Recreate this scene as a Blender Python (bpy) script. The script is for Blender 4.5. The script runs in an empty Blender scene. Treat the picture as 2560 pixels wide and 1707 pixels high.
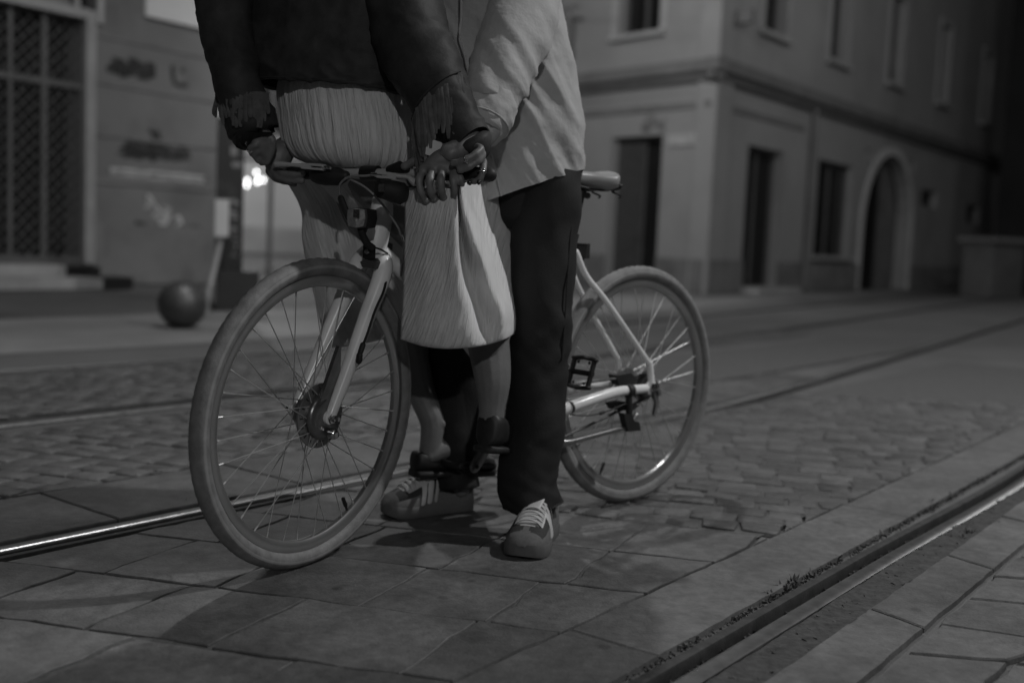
import bpy, math, random
import numpy as np
from mathutils import Vector, Matrix, noise
R_ = math.radians
random.seed(7)
scn = bpy.context.scene
COL = scn.collection

# ------------------------------------------------------------------ camera
F_PX, CU, CV = 2700.0, 1280.0, 853.5           # focal length and centre in photo pixels
CAM_H, PITCH, ROLL = 0.76, R_(5.2), R_(2.5)
_F = np.array([0, math.cos(PITCH), -math.sin(PITCH)])
_U0 = np.array([0, math.sin(PITCH), math.cos(PITCH)])
_R0 = np.array([1.0, 0, 0])
_U = _U0 * math.cos(ROLL) - _R0 * math.sin(ROLL)
_R = _R0 * math.cos(ROLL) + _U0 * math.sin(ROLL)
CAMP = np.array([0, 0, CAM_H])
cam = bpy.data.cameras.new('camera')
cam.sensor_width = 36.0
cam.lens = F_PX / 2560 * 36
cam.clip_start = 0.05
cam.clip_end = 800
cam.dof.use_dof = True
cam.dof.focus_distance = 2.42
cam.dof.aperture_fstop = 1.65
camo = bpy.data.objects.new('camera', cam)
COL.objects.link(camo)
m = Matrix.Identity(4)
for k in range(3):
    m[k][0], m[k][1], m[k][2], m[k][3] = _R[k], _U[k], -_F[k], CAMP[k]
camo.matrix_world = m
scn.camera = camo

# ------------------------------------------------------------------ world, lamps, exposure
SUN_EL, SUN_AZ = R_(50), R_(155)               # direction towards the light, clockwise from +Y
world = bpy.data.worlds.new('World')
scn.world = world
world.use_nodes = True
nt = world.node_tree
nt.nodes.clear()
sky = nt.nodes.new('ShaderNodeTexSky')
sky.sky_type = 'NISHITA'
sky.sun_disc = False
sky.sun_elevation = SUN_EL
sky.sun_rotation = SUN_AZ
bw = nt.nodes.new('ShaderNodeRGBToBW')
bg = nt.nodes.new('ShaderNodeBackground')
bg.inputs[1].default_value = 0.0035
wo = nt.nodes.new('ShaderNodeOutputWorld')
nt.links.new(sky.outputs[0], bw.inputs[0])
nt.links.new(bw.outputs[0], bg.inputs[0])
nt.links.new(bg.outputs[0], wo.inputs[0])

sun = bpy.data.lights.new('sun', 'SUN')
sun.energy = 0.05
sun.angle = R_(2.0)
suno = bpy.data.objects.new('sun', sun)
COL.objects.link(suno)
to_sun = Vector((math.sin(SUN_AZ) * math.cos(SUN_EL), math.cos(SUN_AZ) * math.cos(SUN_EL), math.sin(SUN_EL)))
suno.rotation_euler = to_sun.to_track_quat('Z', 'Y').to_euler()

def lamp(name, loc, watts, radius=0.12):
    l = bpy.data.lights.new(name, 'POINT')
    l.energy = watts
    l.shadow_soft_size = radius
    o = bpy.data.objects.new(name, l)
    COL.objects.link(o)
    o.location = loc
    return o
# street lamps whose shadows cross on the paving, and added fills for the house fronts
lamp('street_or_fill_light', (4.7, 3.05, 6.0), 1000, 0.10)
lamp('street_or_fill_light', (-0.75, 6.9, 7.2), 660, 0.11)
lamp('street_or_fill_light', (1.3, -7.0, 4.4), 500, 0.10)
sp = lamp('street_or_fill_light', (-0.2, 15.2, 6.0), 430, 0.2)  # added fill that brightens the corner house and shop fronts, source unseen
sp.data.type = 'SPOT'; sp.data.spot_size = R_(150); sp.data.spot_blend = .5
sp.rotation_euler = Vector((.05, -.62, .78)).to_track_quat('Z', 'Y').to_euler()
lamp('street_or_fill_light', (10.2, 17.5, 7.0), 270, 0.2)  # added fill that lifts the corner house's street side, no known lamp there
lamp('street_or_fill_light', (-9.0, 30.0, 7.5), 1500, 0.25)

vs = scn.view_settings
vs.view_transform = 'Standard'
vs.look = 'None'
vs.gamma = 1
vs.exposure = 0
vs.use_curve_mapping = False

# ------------------------------------------------------------------ helpers: places
def W(u, v, y):
    """The world point that stands y metres in front of the photographer along pixel (u, v)."""
    d = _F + _R * ((u - CU) / F_PX) - _U * ((v - CV) / F_PX)
    return CAMP + d * (y / d[1])
def G(u, v, z=0.0):
    d = _F + _R * ((u - CU) / F_PX) - _U * ((v - CV) / F_PX)
    return CAMP + d * ((z - CAMP[2]) / d[2])
def V3(p):
    return np.array(p, float)
def nrm(a):
    a = V3(a)
    return a / np.linalg.norm(a)
def onplane(u, v, p0, n):
    d = _F + _R * ((u - CU) / F_PX) - _U * ((v - CV) / F_PX)
    t = ((V3(p0) - CAMP) @ n) / (d @ n)
    return CAMP + d * t

# ------------------------------------------------------------------ helpers: materials
MATS = {}
def mat(name, col, rough=0.6, metal=0.0, var=0.25, vscale=6.0, bump=0.0, bscale=60.0, uv=None, spec=0.5, dirt=None, sheen=0.0, alpha_glass=False):
    """Grey procedural material: value noise on the base colour, optional bump; uv=(su, sv) stretches the bump along the loft."""
    if name in MATS:
        return MATS[name]
    M = bpy.data.materials.new(name)
    M.use_nodes = True
    t = M.node_tree
    b = t.nodes['Principled BSDF']
    b.inputs['Roughness'].default_value = rough
    b.inputs['Metallic'].default_value = metal
    b.inputs['Specular IOR Level'].default_value = spec
    if sheen:
        b.inputs['Sheen Weight'].default_value = sheen
    tc = t.nodes.new('ShaderNodeTexCoord')
    src = tc.outputs['Object']
    n1 = t.nodes.new('ShaderNodeTexNoise')
    n1.inputs['Scale'].default_value = vscale
    n1.inputs['Detail'].default_value = 6
    n1.inputs['Roughness'].default_value = 0.62
    t.links.new(src, n1.inputs['Vector'])
    r = t.nodes.new('ShaderNodeValToRGB')
    r.color_ramp.elements[0].position = 0.3
    r.color_ramp.elements[1].position = 0.7
    lo, hi = col * (1 - var), col * (1 + var)
    r.color_ramp.elements[0].color = (lo, lo, lo, 1)
    r.color_ramp.elements[1].color = (hi, hi, hi, 1)
    t.links.new(n1.outputs['Fac'], r.inputs[0])
    out = r.outputs[0]
    if dirt:
        n3 = t.nodes.new('ShaderNodeTexNoise')
        n3.inputs['Scale'].default_value = dirt[1]
        n3.inputs['Detail'].default_value = 8
        t.links.new(src, n3.inputs['Vector'])
        r3 = t.nodes.new('ShaderNodeValToRGB')
        r3.color_ramp.elements[0].position = 0.5
        r3.color_ramp.elements[1].position = 0.68
        t.links.new(n3.outputs['Fac'], r3.inputs[0])
        mx = t.nodes.new('ShaderNodeMixRGB')
        mx.blend_type = 'MIX'
        mx.inputs[2].default_value = (dirt[0],) * 3 + (1,)
        t.links.new(r3.outputs[0], mx.inputs[0])
        t.links.new(out, mx.inputs[1])
        out = mx.outputs[0]
    t.links.new(out, b.inputs['Base Color'])
    if bump:
        n2 = t.nodes.new('ShaderNodeTexNoise')
        n2.inputs['Detail'].default_value = 5
        if uv:
            mp = t.nodes.new('ShaderNodeMapping')
            mp.inputs['Scale'].default_value = (uv[0], uv[1], 1)
            t.links.new(tc.outputs['UV'], mp.inputs['Vector'])
            n2.inputs['Scale'].default_value = 1.0
            n2.inputs['Distortion'].default_value = 0.9
            t.links.new(mp.outputs[0], n2.inputs['Vector'])
        else:
            n2.inputs['Scale'].default_value = bscale
            t.links.new(src, n2.inputs['Vector'])
        bp = t.nodes.new('ShaderNodeBump')
        bp.inputs['Strength'].default_value = 0.9
        bp.inputs['Distance'].default_value = bump
        t.links.new(n2.outputs['Fac'], bp.inputs['Height'])
        t.links.new(bp.outputs[0], b.inputs['Normal'])
    MATS[name] = M
    return M
def emit(name, strength):
    M = bpy.data.materials.new(name)
    M.use_nodes = True
    b = M.node_tree.nodes['Principled BSDF']
    b.inputs['Base Color'].default_value = (.8, .8, .8, 1)
    b.inputs['Emission Color'].default_value = (1, 1, 1, 1)
    b.inputs['Emission Strength'].default_value = strength
    return M

def stone_mat(name, col, rough, tone=.16, bump=.0018, stain=.5, gum=True):
    """Worn paving: each stone has its own tone (kept in its UV), grain, blotchy stains, scuffs and trodden-in spots."""
    M = mat(name, col, rough, var=.16, vscale=9, bump=bump, bscale=150)
    t = M.node_tree
    b = t.nodes['Principled BSDF']
    base = b.inputs['Base Color'].links[0].from_socket
    N = t.nodes.new
    tc, uv = N('ShaderNodeTexCoord'), N('ShaderNodeSeparateXYZ')
    t.links.new(tc.outputs['UV'], uv.inputs[0])
    def mul(a, fac):
        m_ = N('ShaderNodeMixRGB'); m_.blend_type = 'MULTIPLY'; m_.inputs[0].default_value = 1
        t.links.new(a, m_.inputs[1]); t.links.new(fac, m_.inputs[2])
        return m_.outputs[0]
    def maprange(sock, a0, a1, b0, b1):
        r = N('ShaderNodeMapRange')
        for k, v in zip(range(1, 5), (a0, a1, b0, b1)): r.inputs[k].default_value = v
        t.links.new(sock, r.inputs[0])
        return r.outputs[0]
    def noise_(scale, detail, rough_=.6, shift=0.0):
        n = N('ShaderNodeTexNoise'); n.noise_dimensions = '4D'
        n.inputs['Scale'].default_value = scale; n.inputs['Detail'].default_value = detail; n.inputs['Roughness'].default_value = rough_
        a = N('ShaderNodeMath'); a.operation = 'MULTIPLY_ADD'; a.inputs[1].default_value = 7.0; a.inputs[2].default_value = shift
        t.links.new(uv.outputs[1], a.inputs[0]); t.links.new(a.outputs[0], n.inputs['W'])
        t.links.new(tc.outputs['Object'], n.inputs['Vector'])
        return n.outputs['Fac']
    c = mul(base, maprange(uv.outputs[0], 0, 1, 1 - tone, 1 + tone))
    c = mul(c, maprange(noise_(2.6, 8, .68, 1), .38, .62, stain, 1.1))
    c = mul(c, maprange(noise_(38, 4, .7, 2), .35, .7, .72, 1.2))
    if gum:
        v = N('ShaderNodeTexVoronoi'); v.inputs['Scale'].default_value = 5.5
        t.links.new(tc.outputs['Object'], v.inputs['Vector'])
        c = mul(c, maprange(v.outputs['Distance'], .055, .085, .62, 1.0))
    t.links.new(c, b.inputs['Base Color'])
    rr = maprange(noise_(5, 6, .6, 3), .35, .65, rough - .14, rough + .12)
    t.links.new(rr, b.inputs['Roughness'])
    return M
# ------------------------------------------------------------------ helpers: meshes
class MB:
    def __init__(s):
        s.v, s.f, s.uv, s.mi = [], [], [], []
        s.cur = 0
    def face(s, idx, uvs=None):
        s.f.append(tuple(idx))
        s.uv.append(uvs if uvs else [(0, 0)] * len(idx))
        s.mi.append(s.cur)
    def grid(s, P, close_u=False, cap0=False, cap1=False, flip=False, us=1.0, vsc=1.0):
        """P[i][j]: rows i along the loft, columns j round it."""
        P = np.asarray(P, float)
        nr, nc = P.shape[:2]
        b = len(s.v)
        s.v.extend(map(tuple, P.reshape(-1, 3)))
        mid = P.mean(1)
        L = np.concatenate([[0], np.cumsum(np.linalg.norm(np.diff(mid, axis=0), axis=1))])
        jn = nc if close_u else nc - 1
        for i in range(nr - 1):
            for j in range(jn):
                a, c = b + i * nc + j, b + i * nc + (j + 1) % nc
                d, e = a + nc, c + nc
                q = (a, c, e, d)
                u = [(j / jn * us, L[i] * vsc), ((j + 1) / jn * us, L[i] * vsc), ((j + 1) / jn * us, L[i + 1] * vsc), (j / jn * us, L[i + 1] * vsc)]
                if flip:
                    q, u = q[::-1], u[::-1]
                s.face(q, u)
        for on, row, rev in ((cap0, 0, True), (cap1, nr - 1, False)):
            if on:
                c = len(s.v)
                s.v.append(tuple(mid[row]))
                for j in range(nc):
                    a, d = b + row * nc + j, b + row * nc + (j + 1) % nc
                    q = (a, d, c)
                    if rev != flip:
                        q = q[::-1]
                    s.face(q)
        return b
    def tube(s, pts, rad, n=10, caps=True, closed=False, flat=1.0, up=None, round_=False):
        """Sweep; rad is a number or one per point; flat squashes the section along 'up'."""
        pts = [V3(p) for p in pts]
        m_ = len(pts)
        rad = [rad] * m_ if np.isscalar(rad) else list(rad)
        if round_ and not closed:
            a, b = pts[0], pts[-1]
            da, db = nrm(pts[1] - a), nrm(b - pts[-2])
            r0, r1 = rad[0], rad[-1]
            pre = [(a - da * r0 * math.sin(t), r0 * math.cos(t)) for t in (1.45, 1.05, .6)]
            post = [(b + db * r1 * math.sin(t), r1 * math.cos(t)) for t in (.6, 1.05, 1.45)]
            pts = [p for p, _ in pre] + pts + [p for p, _ in post]
            rad = [r for _, r in pre] + rad + [r for _, r in post]
            m_ = len(pts)
        T = []
        for i in range(m_):
            if closed:
                d = pts[(i + 1) % m_] - pts[i - 1]
            else:
                d = pts[min(i + 1, m_ - 1)] - pts[max(i - 1, 0)]
            T.append(nrm(d))
        ref = V3(up) if up is not None else (V3((0, 0, 1)) if abs(T[0][2]) < .9 else V3((1, 0, 0)))
        rows = []
        N = nrm(ref - T[0] * (ref @ T[0]))
        for i in range(m_):
            if up is not None:
                N = nrm(V3(up) - T[i] * (V3(up) @ T[i]))
            else:
                N = nrm(N - T[i] * (N @ T[i]))
            B = np.cross(T[i], N)
            rows.append([pts[i] + rad[i] * (B * math.cos(a) + N * math.sin(a) * flat) for a in np.linspace(0, 2 * math.pi, n, endpoint=False)])
        if closed:
            rows.append(rows[0])
        s.grid(rows, close_u=True, cap0=caps and not closed, cap1=caps and not closed)
    def box(s, c, size, ax=None):
        """Box centred on c; ax = three axis vectors."""
        ax = [V3(a) for a in (ax or ((1, 0, 0), (0, 1, 0), (0, 0, 1)))]
        c = V3(c)
        b = len(s.v)
        for i in (-.5, .5):
            for j in (-.5, .5):
                for k in (-.5, .5):
                    s.v.append(tuple(c + ax[0] * size[0] * i + ax[1] * size[1] * j + ax[2] * size[2] * k))
        for q in ((0, 1, 3, 2), (4, 6, 7, 5), (0, 4, 5, 1), (2, 3, 7, 6), (0, 2, 6, 4), (1, 5, 7, 3)):
            s.face([b + x for x in q], [(0, 0), (1, 0), (1, 1), (0, 1)])
    def prism(s, poly, ext):
        """Planar polygon (3-D points) extruded by vector ext."""
        b = len(s.v)
        n = len(poly)
        ext = V3(ext)
        s.v.extend(tuple(V3(p)) for p in poly)
        s.v.extend(tuple(V3(p) + ext) for p in poly)
        s.face([b + i for i in range(n)][::-1])
        s.face([b + n + i for i in range(n)])
        for i in range(n):
            j = (i + 1) % n
            s.face([b + i, b + j, b + n + j, b + n + i])
    def lathe(s, c, axis, prof, n=32):
        """prof: (offset along axis, radius)."""
        axis = nrm(axis)
        ref = V3((0, 0, 1)) if abs(axis[2]) < .9 else V3((1, 0, 0))
        A = nrm(np.cross(axis, ref))
        B = np.cross(axis, A)
        rows = [[V3(c) + axis * h + r * (A * math.cos(t) + B * math.sin(t)) for t in np.linspace(0, 2 * math.pi, n, endpoint=False)] for h, r in prof]
        s.grid(rows, close_u=True, cap0=True, cap1=True)
    def build(s, name, mats, parent=None, smooth=40, recalc=True):
        me = bpy.data.meshes.new(name)
        me.from_pydata(s.v, [], s.f)
        for M in (mats if isinstance(mats, (list, tuple)) else [mats]):
            me.materials.append(M)
        me.polygons.foreach_set('material_index', s.mi)
        uvl = me.uv_layers.new(name='UVMap')
        uvl.data.foreach_set('uv', [x for f in s.uv for c in f for x in c])
        if recalc:
            import bmesh
            bm = bmesh.new()
            bm.from_mesh(me)
            bmesh.ops.recalc_face_normals(bm, faces=bm.faces)
            bm.to_mesh(me)
            bm.free()
        if smooth:
            me.polygons.foreach_set('use_smooth', [True] * len(me.polygons))
            me.set_sharp_from_angle(angle=R_(smooth))
        me.update()
        o = bpy.data.objects.new(name, me)
        COL.objects.link(o)
        if parent is not None:
            put(o, parent)
        return o
BASE = {}
def put(o, parent):
    o.parent = parent
    b = BASE.get(parent.name)
    if b is not None:
        o.matrix_parent_inverse = Matrix.Translation(-Vector(b))
def empty(name, loc):
    o = bpy.data.objects.new(name, None)
    o.empty_display_size = 0.1
    COL.objects.link(o)
    o.location = loc
    BASE[o.name] = tuple(loc)
    return o
def tag(o, label=None, cat=None, group=None, kind=None):
    if label: o['label'] = label
    if cat: o['category'] = cat
    if group: o['group'] = group
    if kind: o['kind'] = kind
    return o
def smoothpath(pts, k=6):
    """Catmull-Rom through points of any dimension."""
    P = [np.array(p, float) for p in pts]
    P = [2 * P[0] - P[1]] + P + [2 * P[-1] - P[-2]]
    out = []
    for i in range(1, len(P) - 2):
        for t in np.linspace(0, 1, k, endpoint=False):
            a, b, c, d = P[i - 1:i + 3]
            out.append(.5 * (2 * b + (c - a) * t + (2 * a - 5 * b + 4 * c - d) * t * t + (3 * b - a - 3 * c + d) * t ** 3))
    out.append(P[-2])
    return out
def fbm(p, s=1.0, o=3):
    return noise.fractal(Vector(p) * s, 1.0, 2.0, o)
def displace(ob, fn):
    me = ob.data
    new = [(v.co + v.normal * fn(v.co)) for v in me.vertices]
    for v, c in zip(me.vertices, new):
        v.co = c
    me.update()

# ------------------------------------------------------------------ materials
M_slab = stone_mat('slab_stone', .122, .62)
M_slab2 = stone_mat('kerb_concrete', .118, .72, tone=.06, bump=.0014, stain=.7)
M_cob = stone_mat('cobble_granite', .112, .6, tone=.22, bump=.003, stain=.6, gum=False)
M_asph = mat('asphalt', .11, .75, var=.2, vscale=1.1, bump=.002, bscale=120, dirt=(.085, .7))
M_dirt = mat('dirt', .05, .95, var=.5, vscale=40, bump=.006, bscale=70)
M_rail = mat('rail_steel_polished', .40, .34, 1.0, var=.25, vscale=25)
M_railw = mat('rail_steel_worn', .16, .5, .8, var=.3, vscale=25)
M_railb = mat('rail_steel_dark', .045, .6, .4, var=.4, vscale=30, bump=.001, bscale=120)
M_weed = mat('weed_leaf', .075, .7, var=.5, vscale=40)

# ------------------------------------------------------------------ ground, paving, tram rails
RC = [(-6.4, -4.35), (-4.0, -1.22), (-1.17, 2.46), (-.32, 3.57), (.97, 5.25), (2.55, 7.75), (4.0, 10.1), (7.2, 15.3), (12.5, 23.8), (20, 36), (32, 55)]
CURVE = np.array(smoothpath(RC, 12))
TAN = np.gradient(CURVE, axis=0)
TAN /= np.linalg.norm(TAN, axis=1)[:, None]
NOR = np.stack([TAN[:, 1], -TAN[:, 0]], 1)       # to the right of the track
def off(d):
    return CURVE + NOR * d
def strip(mb, d0, d1, z, n=1):
    ds = np.linspace(d0, d1, n + 1)
    P = np.zeros((len(CURVE), n + 1, 3))
    for j, d in enumerate(ds):
        P[:, j, :2] = off(d)
        P[:, j, 2] = z
    mb.grid(P, vsc=1)
g = MB()
g.grid([[(x, y, -.095) for x in (-260, 0, 260)] for y in (-120, 100, 420)])
tag(g.build('ground', M_dirt, smooth=0), kind='structure')
RD = [0.0, 1.562, -1.52, -2.98]                    # the four rails
g = MB()
for a, b in ((-70, -3.01), (-2.905, -1.596), (-1.49, -.03), (.0755, 1.4865), (1.592, 70)):
    strip(g, a, b, -.014, 1)
tag(g.build('road', M_asph, smooth=0), kind='structure')
g = MB(); strip(g, -5.9, -3.7, -.009, 3); tag(g.build('pavement', mat('lamp_pool_pavement', .20, .7, var=.22, vscale=1.3, bump=.002, bscale=90, dirt=(.14, .8)), smooth=0), kind='structure')  # paler strip: the lamp-lit pool on the ground is put into its colour

for d, side, lab in ((0.0, 1, 'steel tram rail running just behind the front bicycle wheel with a bright polished head'),
                     (1.562, -1, 'nearest steel tram rail crossing the bottom right corner beside the weeds'),
                     (-1.52, -1, 'dull tram rail beyond the bicycle on the rough cobbles of the second track'),
                     (-2.98, 1, 'farthest tram rail nearest to the shop with the latticed door')):
    prof = [(-.030, -.10), (-.030, -.026), (-.026, -.024), (-.0245, -.008), (-.021, -.001), (-.012, .001), (.010, .0012), (.018, -.001), (.0225, -.007), (.024, -.027),
            (.050, -.027), (.0505, -.006), (.053, -.001), (.058, 0), (.073, 0), (.075, -.004), (.0755, -.03), (.0755, -.10)]
    b = MB()
    P = np.zeros((len(CURVE), len(prof), 3))
    for j, (x, z) in enumerate(prof):
        P[:, j, :2] = off(d + side * x)
        P[:, j, 2] = z
    n0 = 0
    b.grid(P)
    jn = len(prof) - 1
    b.mi = [0 if 3 <= (k % jn) <= 7 else 1 for k in range(len(b.f))]
    tag(b.build('tram_rail', [M_rail if d > -1 else M_railw, M_railb], smooth=50), lab, 'tram rail', 'rails of the two tram tracks')

def clip(poly, p, n):
    """Keep the part of poly where (x-p).n >= 0."""
    out = []
    for i in range(len(poly)):
        a, b = poly[i], poly[(i + 1) % len(poly)]
        da, db = (a - p) @ n, (b - p) @ n
        if da >= 0: out.append(a)
        if da * db < 0: out.append(a + (b - a) * da / (da - db))
    return out
def inset(poly, k):
    n = len(poly)
    c = sum(poly) / n
    A = sum(poly[i][0] * poly[(i + 1) % n][1] - poly[(i + 1) % n][0] * poly[i][1] for i in range(n))
    if A < 0: poly = poly[::-1]
    res = list(poly)
    for i in range(n):
        a, b = poly[i], poly[(i + 1) % n]
        d = b - a
        L = np.linalg.norm(d)
        if L < 1e-6: continue
        nn = np.array([-d[1], d[0]]) / L
        res = clip(res, a + nn * k, nn)
        if len(res) < 3: return []
    return res
def stone(mb, poly, z, joint=.006, bev=.005, drop=.03, tilt=.0, dome=0.0, rough=0.0):
    p0 = inset(poly, joint / 2)
    p0 = [q for i, q in enumerate(p0) if np.linalg.norm(q - p0[i - 1]) > 1e-4]
    if len(p0) < 3: return
    # densify so that the outline can wander
    q0 = []
    for i, q in enumerate(p0):
        r = p0[(i + 1) % len(p0)]
        L = np.linalg.norm(r - q)
        for t in np.linspace(0, 1, max(1, int(L / .05)) if rough else 1, endpoint=False):
            w = q + (r - q) * t
            if rough:
                w = w + rough * np.array([noise.noise(Vector((w[0] * 17, w[1] * 17, 3))), noise.noise(Vector((w[0] * 17, w[1] * 17, 9)))])
            q0.append(w)
    c = sum(q0) / len(q0)
    size = max(np.linalg.norm(q - c) for q in q0)
    s1 = 1 - bev / max(size, .02)
    tx, ty = random.uniform(-tilt, tilt), random.uniform(-tilt, tilt)
    def zz(q): return z + (q - c)[0] * tx + (q - c)[1] * ty
    n = len(q0)
    b = len(mb.v)
    for q in q0: mb.v.append((q[0], q[1], z - drop))
    for q in q0: mb.v.append((q[0], q[1], zz(q) - bev * .8))
    for q in q0:
        w = c + (q - c) * s1
        mb.v.append((w[0], w[1], zz(w)))
    mb.v.append((c[0], c[1], z + dome))
    tone = (random.random(), random.random())
    for i in range(n):
        j = (i + 1) % n
        mb.face((b + i, b + j, b + n + j, b + n + i), [tone] * 4)
        mb.face((b + n + i, b + n + j, b + 2 * n + j, b + 2 * n + i), [tone] * 4)
        mb.face((b + 2 * n + i, b + 2 * n + j, b + 3 * n), [tone] * 3)
t0 = nrm((.605, .796))                            # straight stretch of the track in the foreground
n0 = np.array([t0[1], -t0[0]])
p_r2 = np.array([-1.17, 2.46])
def dist(q): return (q - p_r2) @ n0
# flagstones between the rails
A0 = R_(-13.5)
ex = np.array([math.cos(A0), math.sin(A0)]); ey = np.array([-ex[1], ex[0]])
slab = MB()
o0 = G(818, 1388)[:2]                             # a point on one long joint
far_row = {}
rows = []
for k in range(-7, 2):
    x = -3.4 + (k % 3) * .21
    while x < 3.2:
        w = random.choice((.27, .30, .33, .37))
        q = [o0 + ex * x + ey * (k * .303), o0 + ex * (x + w) + ey * (k * .303), o0 + ex * (x + w) + ey * ((k + 1) * .303), o0 + ex * x + ey * ((k + 1) * .303)]
        sk = ex * .055
        q[2] = q[2] + sk; q[3] = q[3] + sk
        q = clip(q, p_r2 + n0 * .088, n0)
        if len(q) > 2: q = clip(q, p_r2 + n0 * 1.262, -n0)
        if len(q) > 2: stone(slab, q, random.uniform(-.0025, .0018), joint=random.choice((.006, .009, .013)), bev=.0024, tilt=.005, rough=.011)
        x += w
# border of long flags along the far rail
for i, s in enumerate(np.arange(-4.0, 5.0, .62)):
    q = [p_r2 + t0 * s + n0 * -.05, p_r2 + t0 * (s + .62) + n0 * -.05, p_r2 + t0 * (s + .62) - n0 * .44, p_r2 + t0 * s - n0 * .44]
    stone(slab, q, random.uniform(-.002, .002), joint=.006, bev=.004, tilt=.004, rough=.004)
# flags right of the near rail, then irregular crazy paving
s = -3.0
while s < 9:
    L = random.choice((.42, .5, .58))
    a, b = 1.665, 1.80
    q = [p_r2 + t0 * s + n0 * a, p_r2 + t0 * (s + L) + n0 * a, p_r2 + t0 * (s + L - .05) + n0 * b, p_r2 + t0 * (s - .05) + n0 * b]
    stone(slab, q, random.uniform(-.002, .002), joint=.009, bev=.004, tilt=.006, rough=.005)
    s += L
rng = random.Random(5)
NX, NY = 30, 16
pts = {}
for i in range(NX + 1):
    for j in range(NY + 1):
        jit = .045 if 0 < j else 0
        pts[i, j] = p_r2 + t0 * (-2.6 + i * .23 + .06 * (j % 3) + .05 * j + rng.uniform(-jit, jit)) + n0 * (1.81 + j * .21 + rng.uniform(-jit, jit))
for i in range(NX):
    for j in range(NY):
        stone(slab, [pts[i, j], pts[i + 1, j], pts[i + 1, j + 1], pts[i, j + 1]], rng.uniform(-.003, .001), joint=rng.choice((.008, .012, .017)), bev=.005, tilt=.008, rough=.008)
tag(slab.build('flagstones', M_slab, smooth=25), kind='structure')
# smooth concrete margin beside the near rail
kb = MB()
s = -4.0
while s < 9:
    q = [p_r2 + t0 * s + n0 * 1.266, p_r2 + t0 * (s + 1.5) + n0 * 1.266, p_r2 + t0 * (s + 1.5) + n0 * 1.468, p_r2 + t0 * s + n0 * 1.468]
    stone(kb, q, 0, joint=.003, bev=.004, rough=.005)
    s += 1.5
tag(kb.build('concrete_margin', M_slab2, smooth=25), kind='structure')
# setts
cb = MB()
def cobbles(d0, d1, kmin, kmax, xmin, xmax, ang, ymax, wide=.124, deep=.092):
    e1 = np.array([math.cos(ang), math.sin(ang)]); e2 = np.array([-e1[1], e1[0]])
    for k in range(kmin, kmax):
        x = xmin + random.uniform(0, wide)
        while x < xmax:
            w = wide * random.uniform(.78, 1.2)
            c = o0 + e1 * x + e2 * (k * deep)
            dd = dist(c)
            if d0 - .12 < dd < d1 + .12 and c[1] < ymax:
                q = [c, c + e1 * w, c + e1 * w + e2 * deep, c + e2 * deep]
                q = [p + np.array([random.uniform(-.009, .009), random.uniform(-.009, .009)]) for p in q]
                q = clip(q, p_r2 + n0 * d0, n0)
                if len(q) > 2: q = clip(q, p_r2 + n0 * d1, -n0)
                if len(q) > 2: stone(cb, q, random.uniform(-.003, .002), joint=.007, bev=.0045, tilt=.008, dome=.0004, rough=.008)
            x += w
cobbles(.088, 1.262, 7, 46, -3.0, 4.6, A0, 5.9)
cobbles(-1.36, -.45, -24, 48, -4.0, 3.4, A0, 6.3)
cobbles(-2.82, -1.66, -34, 42, -6.0, 2.4, A0, 6.3)
tag(cb.build('cobblestones', M_cob, smooth=60), kind='structure')
jb = MB()
for d0, d1, sa, sb in ((.09, 1.26, -3.5, 7.5), (-1.40, -.45, -4, 9), (-2.88, -1.64, -4, 9)):
    jb.grid([[tuple(p_r2 + t0 * s + n0 * d) + (-.0055 + .006 * noise.noise(Vector((s * 9, d * 9, 2))) + .002 * noise.noise(Vector((s * 40, d * 40, 2))),) for d in np.arange(d0, d1, .03)] for s in np.arange(sa, sb, .03)])
tag(jb.build('joint_sand', mat('joint_sand', .085, .95, var=.35, vscale=60, bump=.002, bscale=200), smooth=60), kind='structure')
# packed dirt along the near rail
db = MB()
rows_ = []
for s in np.arange(-4, 9, .03):
    r_ = []
    for d in np.linspace(1.59, 1.672, 8):
        q = p_r2 + t0 * s + n0 * d
        r_.append((q[0], q[1], -.0025 + .006 * noise.noise(Vector((q[0] * 22, q[1] * 22, 0)))))
    rows_.append(r_)
db.grid(rows_)
tag(db.build('dirt', M_dirt, smooth=60), kind='structure')
# weeds and grit in the rail gaps
wd = MB()
rg = random.Random(3)
def tuft(c, r, h, n):
    for _ in range(n):
        a = rg.uniform(0, 6.28)
        p = V3(c) + V3((math.cos(a) * r * rg.random(), math.sin(a) * r * rg.random(), 0))
        l = V3((math.cos(a) * rg.uniform(.2, 1), math.sin(a) * rg.uniform(.2, 1), rg.uniform(.25, 1))) * h * rg.uniform(.4, 1)
        w = V3((-math.sin(a), math.cos(a), 0)) * h * .13
        b = len(wd.v)
        wd.v += [tuple(p - w * .5), tuple(p + l * .5 - w), tuple(p + l), tuple(p + l * .5 + w), tuple(p + w * .5)]
        wd.face((b, b + 1, b + 2, b + 3, b + 4))
def pos(s, d): return tuple(p_r2 + t0 * s + n0 * d) + (-.006,)
s = -2.0
while s < 6.5:
    dens = .5 + .5 * noise.noise(Vector((s * 3.1, 0, 0)))
    if rg.random() < .02 + max(0, dens - .48) * 1.9:
        tuft(pos(s, 1.477 + rg.uniform(-.014, .007)), .014, .022 * (.5 + dens), rg.randint(5, 12))
    if rg.random() < max(0, noise.noise(Vector((s * 2.3, 5, 0))) - .12) * 1.6:
        tuft(pos(s, 1.62 + rg.uniform(-.02, .03)), .018, .02 * (.4 + dens), rg.randint(4, 10))
    if rg.random() < .2:
        tuft(pos(s, -.105 + rg.uniform(-.02, .02)), .012, .012, 5)
    s += .012
tag(wd.build('weeds', M_weed, smooth=0, recalc=False), kind='stuff')
gr = MB()
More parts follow.
